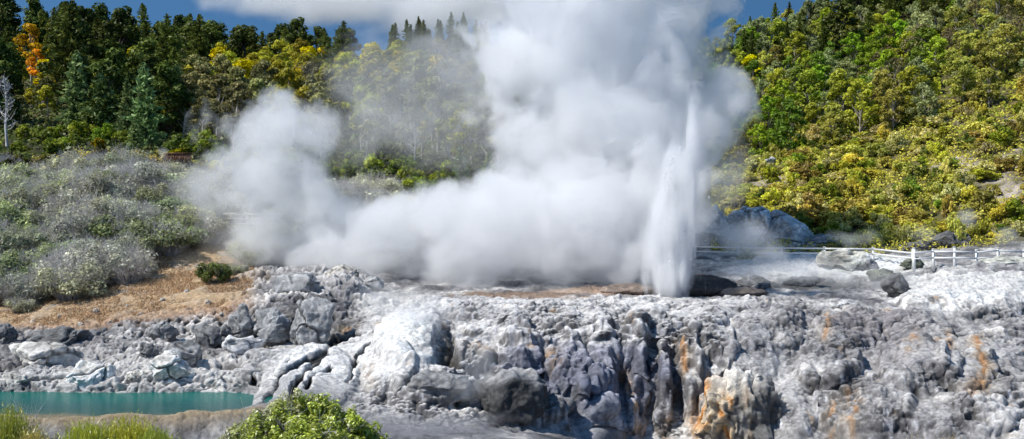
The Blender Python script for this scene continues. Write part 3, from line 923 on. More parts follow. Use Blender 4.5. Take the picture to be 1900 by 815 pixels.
# --- gum trees and other broadleaves of the far slope
OL = (.38, .36, .06); YO = (.55, .47, .025); GY = (.25, .24, .10)
gums_o = [plant('gum_tree', *gum(200 + i, 11, 3.4, OL), M_LEAF, M_PALE) for i in range(3)]
gums_y = [plant('gum_tree', *gum(210 + i, 10, 3.2, YO), M_LEAF, M_PALE) for i in range(2)]
gums_g = [plant('gum_tree', *gum(220 + i, 12, 3.2, GY, nclump=20), M_LEAF, M_PALE) for i in range(3)]
for px, Y in poisson(60, lambda: (rnd.uniform(400, 740), rnd.uniform(205, 275)), 5.0):
    put(rnd.choice(gums_o + gums_y[:1]), px, Y, rnd.uniform(.75, 1.1), 'olive gum tree on the sunlit slope under the pine skyline', 'gum tree', 'olive gum trees under the pine skyline')
for px, Y in poisson(60, lambda: (rnd.uniform(330, 930), rnd.uniform(145, 205)), 4.8):
    put(rnd.choice(gums_g + gums_o[:1]), px, Y, rnd.uniform(.65, 1.0), 'pale-trunked gum tree low on the slope behind the drifting haze', 'gum tree', 'pale-trunked gum trees behind the haze')
for px, Y in poisson(30, lambda: (rnd.uniform(700, 960), rnd.uniform(205, 262)), 5.0):
    put(rnd.choice(gums_o + gums_g), px, Y, rnd.uniform(.75, 1.05), 'gum tree below the slender pine stand beside the steam', 'gum tree', 'gum trees below the slender pines')
for px, Y in poisson(40, lambda: (rnd.uniform(20, 350), rnd.uniform(160, 245)), 5.0):
    put(rnd.choice(gums_o + gums_g), px, Y, rnd.uniform(.38, .55) if px < 130 or 215 < px < 305 else rnd.uniform(.6, .95), 'dull olive broadleaf tree mixed in among the dark slope pines', 'tree', 'olive trees among the dark slope pines')
for px, Y, s, lab in ((822, 222, 1.15, 'bright yellow-green gum glowing below the slender pine stand'), (252, 226, 1.0, 'yellow-crowned tree rising out of the dark pines'),
                      (282, 218, .85, 'second yellow-crowned tree beside the umbrella-shaped gap in the pines'), (105, 226, .95, 'yellow tree beside the orange one in the dark pines'),
                      (85, 205, .85, 'yellow-leaved tree standing low in the shaded pines'), (215, 170, .62, 'slim tree with a browning top among the pines')):
    put(rnd.choice(gums_y), px, Y, s, lab, 'tree')
orange = plant('autumn_tree', *gum(240, 12, 3.2, (.66, .38, .07), nclump=14), M_LEAF, M_PALE)
put(orange, 58, 228, 1.15, 'orange autumn tree towering among the dark pines', 'tree')
put(orange, 72, 214, .75, 'smaller orange-brown tree under the tall orange one', 'tree')
cone = plant('conical_bush', *scrub(245, 3.6, 1.05, (.26, .22, .012), 26, 150, .2), M_LEAF, M_BARK, 'foliage', 'stem')
put(cone, 183, 124, 1.0, 'bright yellow conical bush at the forest edge', 'bush', sz=1.0)
ybush = plant('yellow_bush', *scrub(246, 2.6, 1.8, (.23, .21, .012), 16, 140, .22), M_LEAF, M_BARK, 'foliage', 'stem')
put(ybush, 328, 124, 1.15, 'rounded bright yellow bush behind the brown timber rail', 'bush')
put(ybush, 280, 122, .5, 'small yellow bush under the blue-green pines', 'bush')
# bare white tree
g = np.random.default_rng(9)
parts = [tube([(0, 0, -.5), (.1, 0, 3), (-.1, .1, 6), (.15, 0, 9)], [.2, .15, .1, .03], 6)]
for i in range(34):
    z0 = g.uniform(2.4, 8.4); a = g.uniform(0, 6.283); L_ = g.uniform(.8, 2.2) * (1.1 - z0 / 11)
    e = np.array([math.cos(a) * L_, math.sin(a) * L_, z0 + L_ * g.uniform(.3, .9)])
    parts.append(tube([(0, 0, z0), (e[0] * .5, e[1] * .5, z0 + L_ * .2), e], [.06, .045, .02], 4))
    for k in range(4):
        o_ = np.array([0, 0, z0]) + (e - np.array([0, 0, z0])) * g.uniform(.4, 1)
        parts.append(tube([o_, o_ + g.normal(size=3) * .35 + np.array([0, 0, .35])], [.03, .012], 3))
dead = plant('bare_tree', None, join(parts), M_LEAF, M_DEAD)
put(dead, 14, 137, 1.0, 'bare white dead tree standing before the dark pines', 'tree')
deadg = []
for px, Y, s, lab in ((680, 150, .8, 'thin bare trunk among the gums above the grey shrubs'), (850, 150, .85, 'thin bare trunk by the bright gum slope'), (770, 146, .8, 'thin pale trunk between the hazy gums'),
                      (545, 165, .85, 'pale bare trunk behind the tall puff of steam')):
    put(dead, px, Y, s, lab, 'tree')

# --- scrub hillside
S1 = [plant('hillside_scrub', *scrub(300 + i, 2.1, 1.5, c1, 20, 95, .17, c2), M_SCRUB, M_BARK, 'foliage', 'stem') for i, (c1, c2) in enumerate((
    ((.54, .49, .07), (.42, .38, .06)), ((.48, .47, .10), (.56, .51, .16)), ((.39, .32, .08), (.48, .42, .08)), ((.58, .53, .23), (.45, .41, .12))))]
S2 = [plant('hillside_scrub', *scrub(310 + i, 2.3, 1.6, c1, 22, 95, .17, c2), M_SCRUB, M_BARK, 'foliage', 'stem') for i, (c1, c2) in enumerate((
    ((.20, .27, .03), (.32, .37, .04)), ((.13, .17, .03), (.22, .25, .045)), ((.42, .44, .04), (.26, .30, .04))))]
for px, Y in poisson(212, lambda: (rnd.uniform(1335, 1960), rnd.uniform(111, 172)), 1.75, 40):
    lim = 150 + (px - 1400) * .03
    if px < 1420 and Y < 123: continue
    if abs(px - 1860) < 85 and 122 < Y < 141 and rnd.random() < .4: continue
    put(rnd.choice(S1), px, Y, rnd.uniform(.6, 1.5), 'golden rounded scrub bush covering the open lower hillside', 'bush', 'golden scrub on the lower hillside', sz=rnd.uniform(.6, 1.5))
for px, Y in poisson(80, lambda: (rnd.uniform(1390, 1960), rnd.uniform(113, 178)), 2.6, 40):
    if abs(px - 1860) < 85 and 122 < Y < 141: continue
    put(rnd.choice(S2), px, Y, rnd.uniform(.5, 1.2), 'green scrub bush scattered among the golden scrub', 'bush', 'green bushes among the golden scrub')
BL = [plant('hillside_tree', *gum(330 + i, 7.5, 3.0, c1, 30, 100, .25, .2, .75, .014, (.15, .32)), M_LEAF, M_PALE) for i, c1 in enumerate(((.27, .36, .05), (.33, .36, .06), (.20, .28, .05), (.31, .34, .15), (.37, .36, .09)))]
for px, Y in poisson(215, lambda: (rnd.uniform(1300, 1980), rnd.uniform(158, 250)), 3.5, 40):
    pr = BL if px < 1780 else BL[3:]
    put(rnd.choice(pr), px, Y, rnd.uniform(.7, 1.15), 'leafy green tree packed on the upper slope above the golden scrub', 'tree', 'leafy trees above the golden scrub')
GR = [plant('grey_tree', *gum(345 + i, 6.5, 2.6, (.20, .165, .085), 15, 45, .24, .3, .7, .014, (.3, .5)), M_LEAF, M_PALE) for i in range(2)]
for px, Y in poisson(34, lambda: (rnd.uniform(1600, 1960), rnd.uniform(168, 232)), 4.5, 40):
    put(rnd.choice(GR), px, Y, rnd.uniform(.8, 1.2), 'thin grey-brown leafless-looking tree high on the scrub hillside', 'tree', 'thin grey-brown trees on the scrub hillside')
for px, Y, s, lab in ((1392, 205, .8, 'flat-crowned yellow-green tree at the edge of the steam, upper'), (1384, 188, .75, 'flat-crowned yellow-green tree at the edge of the steam, lower')):
    put(gums_y[1], px, Y, s, lab, 'tree')

# --- grey shrubs on the bank behind the dry grass
GSH = (.088, .105, .045)


def greyshrub(seed, h, r, col, leafn, nt, leaf=.13, clumps=24):
    g = np.random.default_rng(seed)
    lv = Leaves()
    for i in range(clumps):
        az = g.uniform(0, 6.283); rr = r * math.sqrt(g.uniform(0, 1)) * .8
        zz = h * g.uniform(.3, .9) * (1 - .4 * (rr / r) ** 2)
        cr = r * g.uniform(.24, .4)
        lv.cloud(g, (math.cos(az) * rr, math.sin(az) * rr, zz), (cr, cr, cr * .75), leafn, leaf, np.array(col) * g.uniform(.75, 1.3), .6, .3, .3, 1.7)
    return lv, twigs(seed + 1, h * 1.03, r * .95, nt, .014, 1.0, 4)


def mk(seed, h, r, col, leafn, nt, nm='grey_shrub'):
    lv, tw = greyshrub(seed, h, r, col, leafn, nt)
    return plant(nm, lv, tw, M_SCRUB, M_DEAD, 'foliage', 'twigs')


GS = [mk(400, 2.5, 2.5, (.33, .36, .18), 260, 110), mk(402, 2.7, 2.6, (.42, .43, .28), 220, 190), mk(404, 2.4, 2.4, (.27, .31, .14), 280, 60), mk(406, 2.6, 2.5, (.50, .50, .39), 150, 260)]
DS = [plant('bare_shrub', None, twigs(420 + i, 1.9, 1.6, 130, .017, 1.0, 5), None, M_DEAD, trunk='twigs') for i in range(2)]
for px, Y in poisson(90, lambda: (rnd.uniform(-90, 372), rnd.uniform(86, 116)), 2.35, 90):
    lo = np.interp(px, (-90, 0, 120, 230, 270, 300, 372), (86, 86, 86.6, 88.6, 92, 95, 99))
    if Y < lo: continue
    greyer = (140 < px < 250 and Y < 94) or rnd.random() < .3 or Y > 109 and px > 60
    put(rnd.choice(GS[1::2] if greyer else GS[:3]), px, Y, rnd.uniform(.7, 1.3), 'grey-green twiggy shrub massed on the bank behind the dry grass', 'shrub', 'grey-green shrubs on the bank')
for px, Y, s, lab in ((236, 90, 1.15, 'bleached leafless shrub drooping over the dry grass edge'), (205, 91, 1.1, 'bleached leafless shrub inside the grey-green mass above the dry grass'),
                      (258, 95.5, .7, 'small leafless shrub reaching out over the tan slope'), (35, 106, 1.0, 'white leafless shrub at the outer edge of the bank'), (80, 117, 1.1, 'white leafless shrub near the forest foot'),
                      (185, 116, 1.2, 'silvery leafless shrub along the crest of the bank'), (140, 117, 1.0, 'second silvery leafless shrub along the crest'), (15, 124, .9, 'pale leafless shrub below the bare white tree'),
                      (300, 112, 1.1, 'silvery leafless shrub beside the drifting steam'), (318, 97, .9, 'leafless shrub where the bank meets the steam')):
    put(rnd.choice(DS), px, Y, s, lab, 'shrub')
for px, Y in poisson(30, lambda: (rnd.uniform(580, 750), rnd.uniform(100, 124)), 1.9, 60):
    put(rnd.choice(GS[1::2]), px, Y, rnd.uniform(.8, 1.3), 'grey shrub veiled in haze between the two steam plumes', 'shrub', 'grey shrubs between the steam plumes')
for px, Y, s, lab in ((665, 118, 1.5, 'tall silvery leafless shrub above the steam bank'), (705, 120, 1.2, 'silvery leafless shrub beside the taller one above the steam bank'), (650, 106, 1.6, 'wide leafless shrub fading into the steam bank'),
                      (690, 104, 1.3, 'leafless shrub low in the mist between the plumes')):
    put(rnd.choice(DS), px, Y, s, lab, 'shrub')
for px, Y in poisson(16, lambda: (rnd.uniform(350, 520), rnd.uniform(98, 112)), 2.2, 40):
    put(rnd.choice(GS), px, Y, rnd.uniform(.6, .95), 'shrub half hidden behind the tall puff of steam', 'shrub', 'shrubs behind the tall puff of steam')
DG = [plant('dark_bush', *scrub(440, 1.8, 1.4, (.075, .085, .02), 13, 120, .17, (.16, .14, .02)), M_LEAF, M_BARK, 'foliage', 'stem')]
for px, Y in poisson(16, lambda: (rnd.uniform(-60, 110), rnd.uniform(112, 127)), 2.0, 40):
    put(DG[0], px, Y, rnd.uniform(.7, 1.2), 'dark olive bush between the forest foot and the silvery shrubs', 'bush', 'olive bushes at the forest foot')
for px, Y in poisson(26, lambda: (rnd.uniform(110, 420), rnd.uniform(117, 130)), 1.8, 40):
    put(rnd.choice(S1), px, Y, rnd.uniform(.5, .8), 'low straw-yellow bush along the strip before the forest', 'bush', 'straw-yellow bushes before the forest')
for px, Y in poisson(40, lambda: (rnd.uniform(-60, 930), rnd.uniform(128, 150)), 2.6, 40):
    put(rnd.choice(S2), px, Y, rnd.uniform(.8, 1.3), 'dense green bush under the forest trees', 'bush', 'green bushes under the forest trees')
rb = mk(430, 1.9, 1.55, (.17, .20, .06), 230, 12, 'round_shrub')
put(rb, 397, 89, .9, 'single round green shrub on the dry grass below the steam', 'shrub', dz=0)
for px, Y, s, lab in ((38, 84, .45, 'tiny grey shrub alone on the dry grass'), (440, 92, .4, 'small faded shrub beside the round green one'), (470, 97, .6, 'misty shrub on the edge of the bare rock')):
    put(GS[1], px, Y, s, lab, 'shrub')

# --- bushes on the near bank
def near_bush(seed, h, r, col, n=30, leafn=330, leaf=.065, col2=None):
    g = np.random.default_rng(seed)
    lv = Leaves()
    for i in range(n):
        d = unit(g.normal(size=3)); d[2] = abs(d[2])
        bump_ = 1 + .16 * float(vnoise((d * 2.2 + seed)[None, :], 3)[0])
        rad_ = g.uniform(.55, 1.0) ** .45 * bump_
        c = np.array([d[0] * r, d[1] * r, h * (.12 + .84 * d[2])]) * np.array([rad_, rad_, rad_])
        cr = r * g.uniform(.06, .12)
        grey = col2 is not None and (vnoise((d * 1.7 + 7)[None, :], 9)[0] - d[0] * .9 - .1) > 0
        c1 = np.array(col2 if grey else col) * g.uniform(.7, 1.3)
        lv.cloud(g, c, (cr, cr, cr * 1.1), leafn, leaf, c1, .6, .2, .3, 2.1)
    return lv, twigs(seed + 1, h * .95, r * .9, 60, .009, 1, 4)


def put_near(name, lv, wood, px, Y, z, label, cat, leafmat=None, woodmat=None, rz=0):
    o = plant(name, lv, wood, leafmat or M_NEAR, woodmat or M_DEAD, 'foliage', 'twigs')
    o.location = ((px - 950) / F * Y, Y, z); o.rotation_euler = (0, 0, rz)
    return tag(o, label, cat)


lv, tw = near_bush(500, 2.3, 2.05, (.36, .42, .06), 560, 120, .046, (.37, .38, .18))
put_near('leafy_bush', lv, tw, 558, 28, 5.25, 'bright green leafy bush at the bottom below the tilted slabs', 'bush')
lv, tw = near_bush(504, 1.5, .9, (.34, .42, .05), 170, 110, .045)
put_near('leafy_bush', lv, tw, 634, 28.6, 5.4, 'small glossy bush at the flank of the bright leafy bush', 'bush')


def tuft(seed, h, r, n, col, wid=.012):
    g = np.random.default_rng(seed)
    az = g.uniform(0, 6.283, n); rr = r * np.sqrt(g.uniform(0, 1, n))
    b = np.stack([np.cos(az) * rr, np.sin(az) * rr, np.zeros(n)], -1)
    hh = h * g.uniform(.6, 1.05, n) * (1 - .45 * (rr / r) ** 2)
    d = np.stack([np.cos(az) * rr * .25, np.sin(az) * rr * .25, hh], -1) + g.normal(size=(n, 3)) * np.array([.09, .09, .03])
    w = unit(np.cross(d, g.normal(size=(n, 3)))) * wid * g.uniform(.7, 1.4, (n, 1))
    k = np.array(col) * (1 + g.normal(size=(n, 1)) * .25)
    lv = Leaves()
    lv.add(b + d * .5, d * .5, w, np.clip(k, .01, 1))
    # feathery side shoots
    m = n * 3
    i = g.integers(0, n, m); s = g.uniform(.45, 1, (m, 1))
    u = unit(d[i] + g.normal(size=(m, 3)) * .35 * h) * g.uniform(.03, .07, (m, 1))
    v = unit(np.cross(u, g.normal(size=(m, 3)))) * wid * .8
    lv.add(b[i] + d[i] * s + u, u, v, np.clip(np.array(col) * (1.1 + g.normal(size=(m, 1)) * .25), .01, 1))
    return lv


for k, (px, top, wpx, Y, lab, colr) in enumerate((
        (160, 776, 110, 27, 'feathery lime green clump at the bottom edge under the pool', (.42, .45, .06)),
        (232, 770, 130, 28, 'widest feathery yellow-green clump at the bottom edge', (.45, .44, .06)),
        (290, 792, 70, 27.5, 'small feathery green clump nearest the bright leafy bush', (.34, .38, .06)),
        (18, 748, 90, 26, 'tall feathery green clump in the bottom corner beside the pool', (.35, .37, .06)),
        (62, 790, 70, 25, 'straw-tinted feathery clump beside the corner clump', (.44, .38, .11)))):
    z1 = CZ - (top - 407) / F * Y
    o = plant('heath_clump', tuft(520 + k, z1 - 5.2, wpx / 2 / F * Y, 3200, colr, .016), None, M_NEAR, None, 'foliage')
    o.location = ((px - 950) / F * Y, Y, 5.2)
    tag(o, lab, 'plant')
o = plant('bare_shrub', None, twigs(540, 2.0, .5, 26, .008, 1, 4), None, M_DEAD, trunk='twigs')
o.location = ((48 - 950) / F * 27.5, 27.5, 5.3); tag(o, 'thin leafless twigs rising between the corner clumps beside the pool', 'shrub')
o = plant('bare_shrub', None, twigs(542, 1.5, .35, 20, .008, 1, 4), None, M_DEAD, trunk='twigs')
o.location = ((92 - 950) / F * 28.5, 28.5, 5.3); tag(o, 'shorter leafless twigs beside the lime green clump', 'shrub')
for k, (px, top, wpx, lab) in enumerate(((1700, 806, 80, 'dry golden grass tuft under the orange-streaked terrace front'), (1762, 800, 90, 'tallest dry golden grass tuft at the bottom of the terrace'))):
    Y = 30; z1 = CZ - (top - 407) / F * Y
    o = plant('grass_tuft', tuft(550 + k, z1 - 5.0, wpx / 2 / F * Y, 420, (.42, .30, .12), .007), None, M_NEAR, None, 'blades')
    o.location = ((px - 950) / F * Y, Y, 5.0); tag(o, lab, 'grass tuft')

# --- stuff nobody could count
g = np.random.default_rng(77)
lv = Leaves()
for (a0, a1, y0, y1, n_, colr, siz) in ((1320, 1990, 109, 180, 64000, (.42, .37, .07), .22), (1330, 1990, 150, 240, 14000, (.28, .30, .05), .4), (-260, 1010, 128, 300, 48000, (.09, .105, .03), .45), (60, 430, 115, 130, 7000, (.42, .31, .08), .16)):
    pxr = g.uniform(a0, a1, n_); Yr = g.uniform(y0, y1, n_)
    cy_, cz_ = col_at(pxr)
    zz = np.array([np.interp(Yr[i], cy_[i], cz_[i]) for i in range(n_)])
    keep = np.ones(n_, bool)
    if a0 == 1320:
        keep &= ~((np.hypot((pxr - 1860) / 80, (Yr - 131) / 8) < 1) & (g.uniform(size=n_) < .8))
        keep &= (vnoise(np.stack([pxr * .02, Yr * .15, zz * 0], -1), 5) > -.45)
    c_ = np.stack([(pxr - 950) / F * Yr, Yr, zz + g.uniform(-.1, .4, n_) + 1.3 * np.clip(vnoise(np.stack([(pxr - 950) / F * Yr * .9, Yr * .9, zz * 0], -1), 6), 0, 1) * 1.0], -1)[keep]
    m_ = len(c_)
    nn = unit(g.normal(size=(m_, 3)) * .6 + np.array([0, -.3, .8])); u = unit(np.cross(nn, g.normal(size=(m_, 3)))); v = np.cross(nn, u)
    s = siz * g.uniform(.6, 1.3, (m_, 1)) * np.clip(Yr[keep] / 150, .6, 1.2)[:, None]
    lv.add(c_, u * s * .8, v * s * .5, np.clip(np.array(colr) * (1 + g.normal(size=(m_, 1)) * .35), .005, 1))
tag(obj('undergrowth', lv.mesh('undergrowth', M_SCRUB)), 'low leafy ground cover under the trees and scrub of both hillsides', 'undergrowth', kind='stuff')
lv = Leaves(); n_ = 34000
pxr = g.uniform(-100, 470, n_); Yr = g.uniform(79, 97, n_)
cy_, cz_ = col_at(pxr)
tt = np.array([np.interp(Yr[i], cy_[i], np.arange(NR)) for i in range(n_)])
zz = np.array([np.interp(Yr[i], cy_[i], cz_[i]) for i in range(n_)])
nn_ = vnoise(np.stack([pxr * .03, Yr * .4, zz * 0], -1), 8)
keep = (tt > 10.25 + nn_ * .35) & (tt < 13) & (nn_ > -.55)
c_ = np.stack([(pxr - 950) / F * Yr, Yr, zz + .05], -1)[keep]; m_ = len(c_)
u = np.array([0, 0, 1.0]) * g.uniform(.04, .11, (m_, 1)) + g.normal(size=(m_, 3)) * .05
v = unit(np.cross(u, g.normal(size=(m_, 3)))) * .035
lv.add(c_, u, v, np.clip(np.array((.53, .38, .22)) * (1 + g.normal(size=(m_, 1)) * .25), .01, 1))
tag(obj('dry_grass', lv.mesh('dry_grass', M_SCRUB)), 'short tan dry grass on the slope above the rubble bank', 'grass', kind='stuff')


# ------------------------------------------------------------------ fences
def box(c, s, rz=0):
    x, y, z = s[0] / 2, s[1] / 2, s[2] / 2
    v = np.array([(-x, -y, -z), (x, -y, -z), (x, y, -z), (-x, y, -z), (-x, -y, z), (x, -y, z), (x, y, z), (-x, y, z)])
    cs, sn = math.cos(rz), math.sin(rz)
    v = np.stack([v[:, 0] * cs - v[:, 1] * sn, v[:, 0] * sn + v[:, 1] * cs, v[:, 2]], -1) + np.array(c)
    f = np.array([(0, 3, 2, 1), (4, 5, 6, 7), (0, 1, 5, 4), (1, 2, 6, 5), (2, 3, 7, 6), (3, 0, 4, 7)])
    return v, f


def beam(a, b, th, dp):
    a, b = np.array(a), np.array(b)
    d = unit(b - a); sd = unit(np.cross(d, (0, 0, 1))); up_ = np.cross(sd, d)
    V = [p + sd * sx * dp / 2 + up_ * sz * th / 2 for p in (a, b) for sx, sz in ((-1, -1), (1, -1), (1, 1), (-1, 1))]
    f = np.array([(0, 1, 2, 3), (7, 6, 5, 4), (0, 4, 5, 1), (1, 5, 6, 2), (2, 6, 7, 3), (3, 7, 4, 0)])
    return np.array(V), f


def fence(pts, post_h, rails, label, th=.15, post=.2, mat=None, tall=()):
    """pts: (px, py of the foot, distance)"""
    W = [at(*p) for p in pts]
    r = empty('post_and_rail_fence', W[0])
    o0 = W[0]
    for i, w in enumerate(W):
        hgt = post_h * (1.15 if i in tall else 1)
        pv, pf = box((0, 0, 0), (post, post, hgt + .8))
        cap, cf = box((0, 0, hgt / 2 + .42), (post * 1.25, post * 1.25, .06))
        obj('post', np_mesh('post', *join([(pv, pf), (cap, cf)]), mat or M_WHITE, smooth=False), r, tuple(w - o0 + np.array([0, 0, hgt / 2 - .4])))
    for hgt in rails:
        segs = []
        for a, b in zip(W[:-1], W[1:]):
            segs.append(beam(a - o0 + np.array([0, -post * .62, hgt]), b - o0 + np.array([0, -post * .62, hgt]), th, .05))
        obj('rail', np_mesh('rail', *join(segs), mat or M_WHITE, smooth=False), r)
    return tag(r, label, 'fence')


fence([(1235, 474, 108), (1290, 474, 108), (1370, 476, 108), (1450, 477, 107), (1530, 478, 106), (1620, 479, 105), (1694, 488, 99)], 1.05, (.45, .92), 'white post and rail fence passing below the grey outcrop rocks', tall=(6,))
fence([(1696, 488, 96), (1732, 486, 97), (1771, 486, 96), (1812, 487, 97), (1852, 484, 98), (1900, 486, 100), (1960, 488, 102)], 1.15, (.4, .95), 'white post and rail fence in front of the dark cracked rock dome', tall=(0, 2))
fence([(356, 420, 105), (408, 420, 105), (458, 421, 105), (505, 421, 105)], 1.35, (.35, .8, 1.25), 'three-railed white fence glimpsed behind the tall puff of steam', th=.08, post=.12)
wd = []
rr = empty('timber_fence', at(330, 298, 122))
for i in range(15):
    bx, bf = box((-1.45 + i * .205, 0, .42 + .03 * math.sin(i * 2.1)), (.16, .05, .95))
    wd.append((bx, bf))
obj('board_panel', np_mesh('board_panel', *join(wd), M_BROWNWOOD, smooth=False), rr)
obj('top_rail', np_mesh('top_rail', *box((0, -.07, .86), (3.1, .07, .1)), M_BROWNWOOD, smooth=False), rr)
tag(rr, 'red-brown timber board fence below the bright yellow bush', 'fence')
rp = empty('marker_post', at(61, 378, 109))
obj('shaft', np_mesh('shaft', *box((0, 0, .3), (.22, .22, 1.1)), mat_bark('red_paint', (.25, .02, .015), (.32, .03, .02)), smooth=False), rp)
obj('cap', np_mesh('cap', *box((0, 0, .89), (.28, .28, .07)), M_WHITE, smooth=False), rp)
tag(rp, 'short red marker post among the silvery shrubs', 'post')


# ------------------------------------------------------------------ steam
def steam(name, ells, label, dens=.6, noise=(.12, 2.5), soft=1.6, stretch=(1, 1, 1), detail=5, seed=0.0, aniso=.15, group=None, cat='steam', kind=None, rough=.55, bias=0.0, step=None, margin=1.12, billow=None, col=(1, .997, .991)):
    """a cloud: union of ellipsoids (px, py, distance, half width px, half height px, half depth m), frayed by noise"""
    E = []
    for e in ells:
        c_ = at(e[0], e[1], e[2]); E.append((c_, np.array([e[3] / F * e[2], e[5], e[4] / F * e[2]])))
    # closed skin that hugs the cloud
    pv = []
    for c_, r_ in E:
        v, f = ICO_S
        pv.append((v * (r_ + noise[1] * .6) * margin + c_, f))
    me = np_mesh(name + '_skin', *join(pv), None, smooth=True) if False else None
    V, Fc = join(pv)
    tmp = bpy.data.meshes.new('skin'); tmp.from_pydata(V.tolist(), [], Fc.tolist())
    to = bpy.data.objects.new('skin', tmp); COL.objects.link(to)
    md = to.modifiers.new('r', 'REMESH'); md.mode = 'VOXEL'
    md.voxel_size = max(.12, float(np.max(V.max(0) - V.min(0))) / 60)
    dg = bpy.context.evaluated_depsgraph_get()
    me = bpy.data.meshes.new_from_object(to.evaluated_get(dg))
    bpy.data.objects.remove(to); bpy.data.meshes.remove(tmp)
    m, nt, N, L = new_mat(name + '_vapour')
    out = N('ShaderNodeOutputMaterial'); vs = N('ShaderNodeVolumeScatter'); vs.inputs['Color'].default_value = (*col, 1); vs.inputs['Anisotropy'].default_value = aniso
    g = N('ShaderNodeNewGeometry'); pos = g.outputs['Position']
    cur = None
    for c_, r_ in E:
        s1 = N('ShaderNodeVectorMath'); s1.operation = 'SUBTRACT'; s1.inputs[1].default_value = c_; L(pos, s1.inputs[0])
        s2 = N('ShaderNodeVectorMath'); s2.operation = 'DIVIDE'; s2.inputs[1].default_value = r_; L(s1.outputs[0], s2.inputs[0])
        s3 = N('ShaderNodeVectorMath'); s3.operation = 'LENGTH'; L(s2.outputs[0], s3.inputs[0])
        k = float(min(r_))
        s4 = N('ShaderNodeMath'); s4.operation = 'MULTIPLY_ADD'; s4.inputs[1].default_value = -k; s4.inputs[2].default_value = k; L(s3.outputs['Value'], s4.inputs[0])
        if cur is None: cur = s4.outputs[0]
        else:
            mx = N('ShaderNodeMath'); mx.operation = 'SMOOTH_MAX'; mx.inputs[2].default_value = k * .3
            L(cur, mx.inputs[0]); L(s4.outputs[0], mx.inputs[1]); cur = mx.outputs[0]
    mp = N('ShaderNodeMapping'); mp.inputs['Scale'].default_value = stretch; mp.inputs['Location'].default_value = (seed, seed * 1.7, seed * .6); L(pos, mp.inputs[0])
    nz = N('ShaderNodeTexNoise'); nz.inputs['Scale'].default_value = noise[0]; nz.inputs['Detail'].default_value = detail; nz.inputs['Roughness'].default_value = rough; nz.inputs['Distortion'].default_value = .35
    L(mp.outputs[0], nz.inputs['Vector'])
    sb = N('ShaderNodeMath'); sb.operation = 'SUBTRACT'; sb.inputs[1].default_value = .5; L(nz.outputs[0], sb.inputs[0])
    ad = N('ShaderNodeMath'); ad.operation = 'MULTIPLY_ADD'; ad.inputs[1].default_value = noise[1] * 2.6; L(sb.outputs[0], ad.inputs[0]); L(cur, ad.inputs[2])
    if billow:
        vn = N('ShaderNodeTexVoronoi'); vn.feature = 'F1'; vn.inputs['Scale'].default_value = billow[0]; vn.inputs['Detail'].default_value = 1; vn.inputs['Roughness'].default_value = .6
        wv_ = N('ShaderNodeVectorMath'); wv_.operation = 'MULTIPLY_ADD'; wv_.inputs[1].default_value = (3.0, 3.0, 3.0)
        L(nz.outputs['Color'], wv_.inputs[0]); L(mp.outputs[0], wv_.inputs[2]); L(wv_.outputs[0], vn.inputs['Vector'])
        a2 = N('ShaderNodeMath'); a2.operation = 'MULTIPLY_ADD'; a2.inputs[1].default_value = -billow[1]; L(vn.outputs['Distance'], a2.inputs[0])
        a3 = N('ShaderNodeMath'); a3.operation = 'ADD'; a3.inputs[1].default_value = billow[1] * .78; L(ad.outputs[0], a3.inputs[0]); L(a3.outputs[0], a2.inputs[2]); ad = a2
    mr = N('ShaderNodeMapRange'); mr.interpolation_type = 'SMOOTHSTEP'; mr.inputs[1].default_value = bias; mr.inputs[2].default_value = bias + soft; mr.inputs[3].default_value = 0; mr.inputs[4].default_value = dens
    L(ad.outputs[0], mr.inputs[0]); L(mr.outputs[0], vs.inputs['Density']); L(vs.outputs[0], out.inputs['Volume'])
    if step: m.cycles.volume_step_rate = step
    me.materials.clear(); me.materials.append(m)
    me.name = name
    o = obj(name, me)
    return tag(o, label, cat, group, kind)


ICO_S = ico(3)
steam('steam_plume', [(1105, -60, 108, 230, 150, 9), (1115, 90, 108, 235, 160, 9), (1170, 240, 106, 205, 160, 8), (1222, 390, 99, 105, 150, 5), (1325, 185, 106, 75, 88, 5), (940, 110, 108, 70, 130, 5), (1280, 30, 107, 65, 130, 6), (1010, 280, 105, 100, 90, 5)],
      'towering white steam column rising from the geyser vent to the top', .36, (.17, 3.6), 1.15, detail=6, rough=.68, step=.4, billow=(.2, 2.9))
steam('steam_bank', [(1055, 415, 95, 150, 135, 6), (900, 430, 95, 170, 118, 6), (740, 450, 97, 130, 100, 5), (620, 480, 96, 100, 80, 4), (1150, 470, 93, 65, 85, 4)], 'low rolling bank of white steam spreading beside the geyser foot', .4, (.22, 2.6), 1.2, seed=3, detail=6, rough=.68, step=.4, billow=(.26, 2.3))
steam('steam_puff', [(520, 238, 99, 128, 70, 5), (440, 300, 99, 62, 55, 4), (505, 330, 99, 115, 90, 5), (505, 445, 98, 80, 105, 4), (590, 390, 99, 90, 95, 4)], 'separate puff of steam rising over the grey-green shrubs', .34, (.26, 2.4), 1.3, seed=7, detail=6, rough=.68, step=.4, billow=(.3, 2.1))
steam('steam_haze', [(770, 150, 140, 190, 120, 8), (700, 240, 128, 140, 80, 6), (880, 250, 118, 130, 110, 6), (860, 110, 120, 80, 140, 6)], 'thin drifting haze in front of the gum trees', .05, (.13, 8.5), 3.0, seed=11, detail=6, rough=.62)
steam('steam_haze', [(640, 440, 99, 130, 110, 4), (390, 350, 101, 90, 70, 4), (460, 460, 97, 110, 70, 3)], 'thin mist hanging over the grey shrubs around the separate puff', .17, (.22, 3.0), 2.5, seed=13, detail=6)
steam('steam_haze', [(1345, 330, 104, 60, 90, 5)], 'grey veil trailing off the jet toward the scrub hillside', .14, (.22, 3.0), 2.5, seed=15)
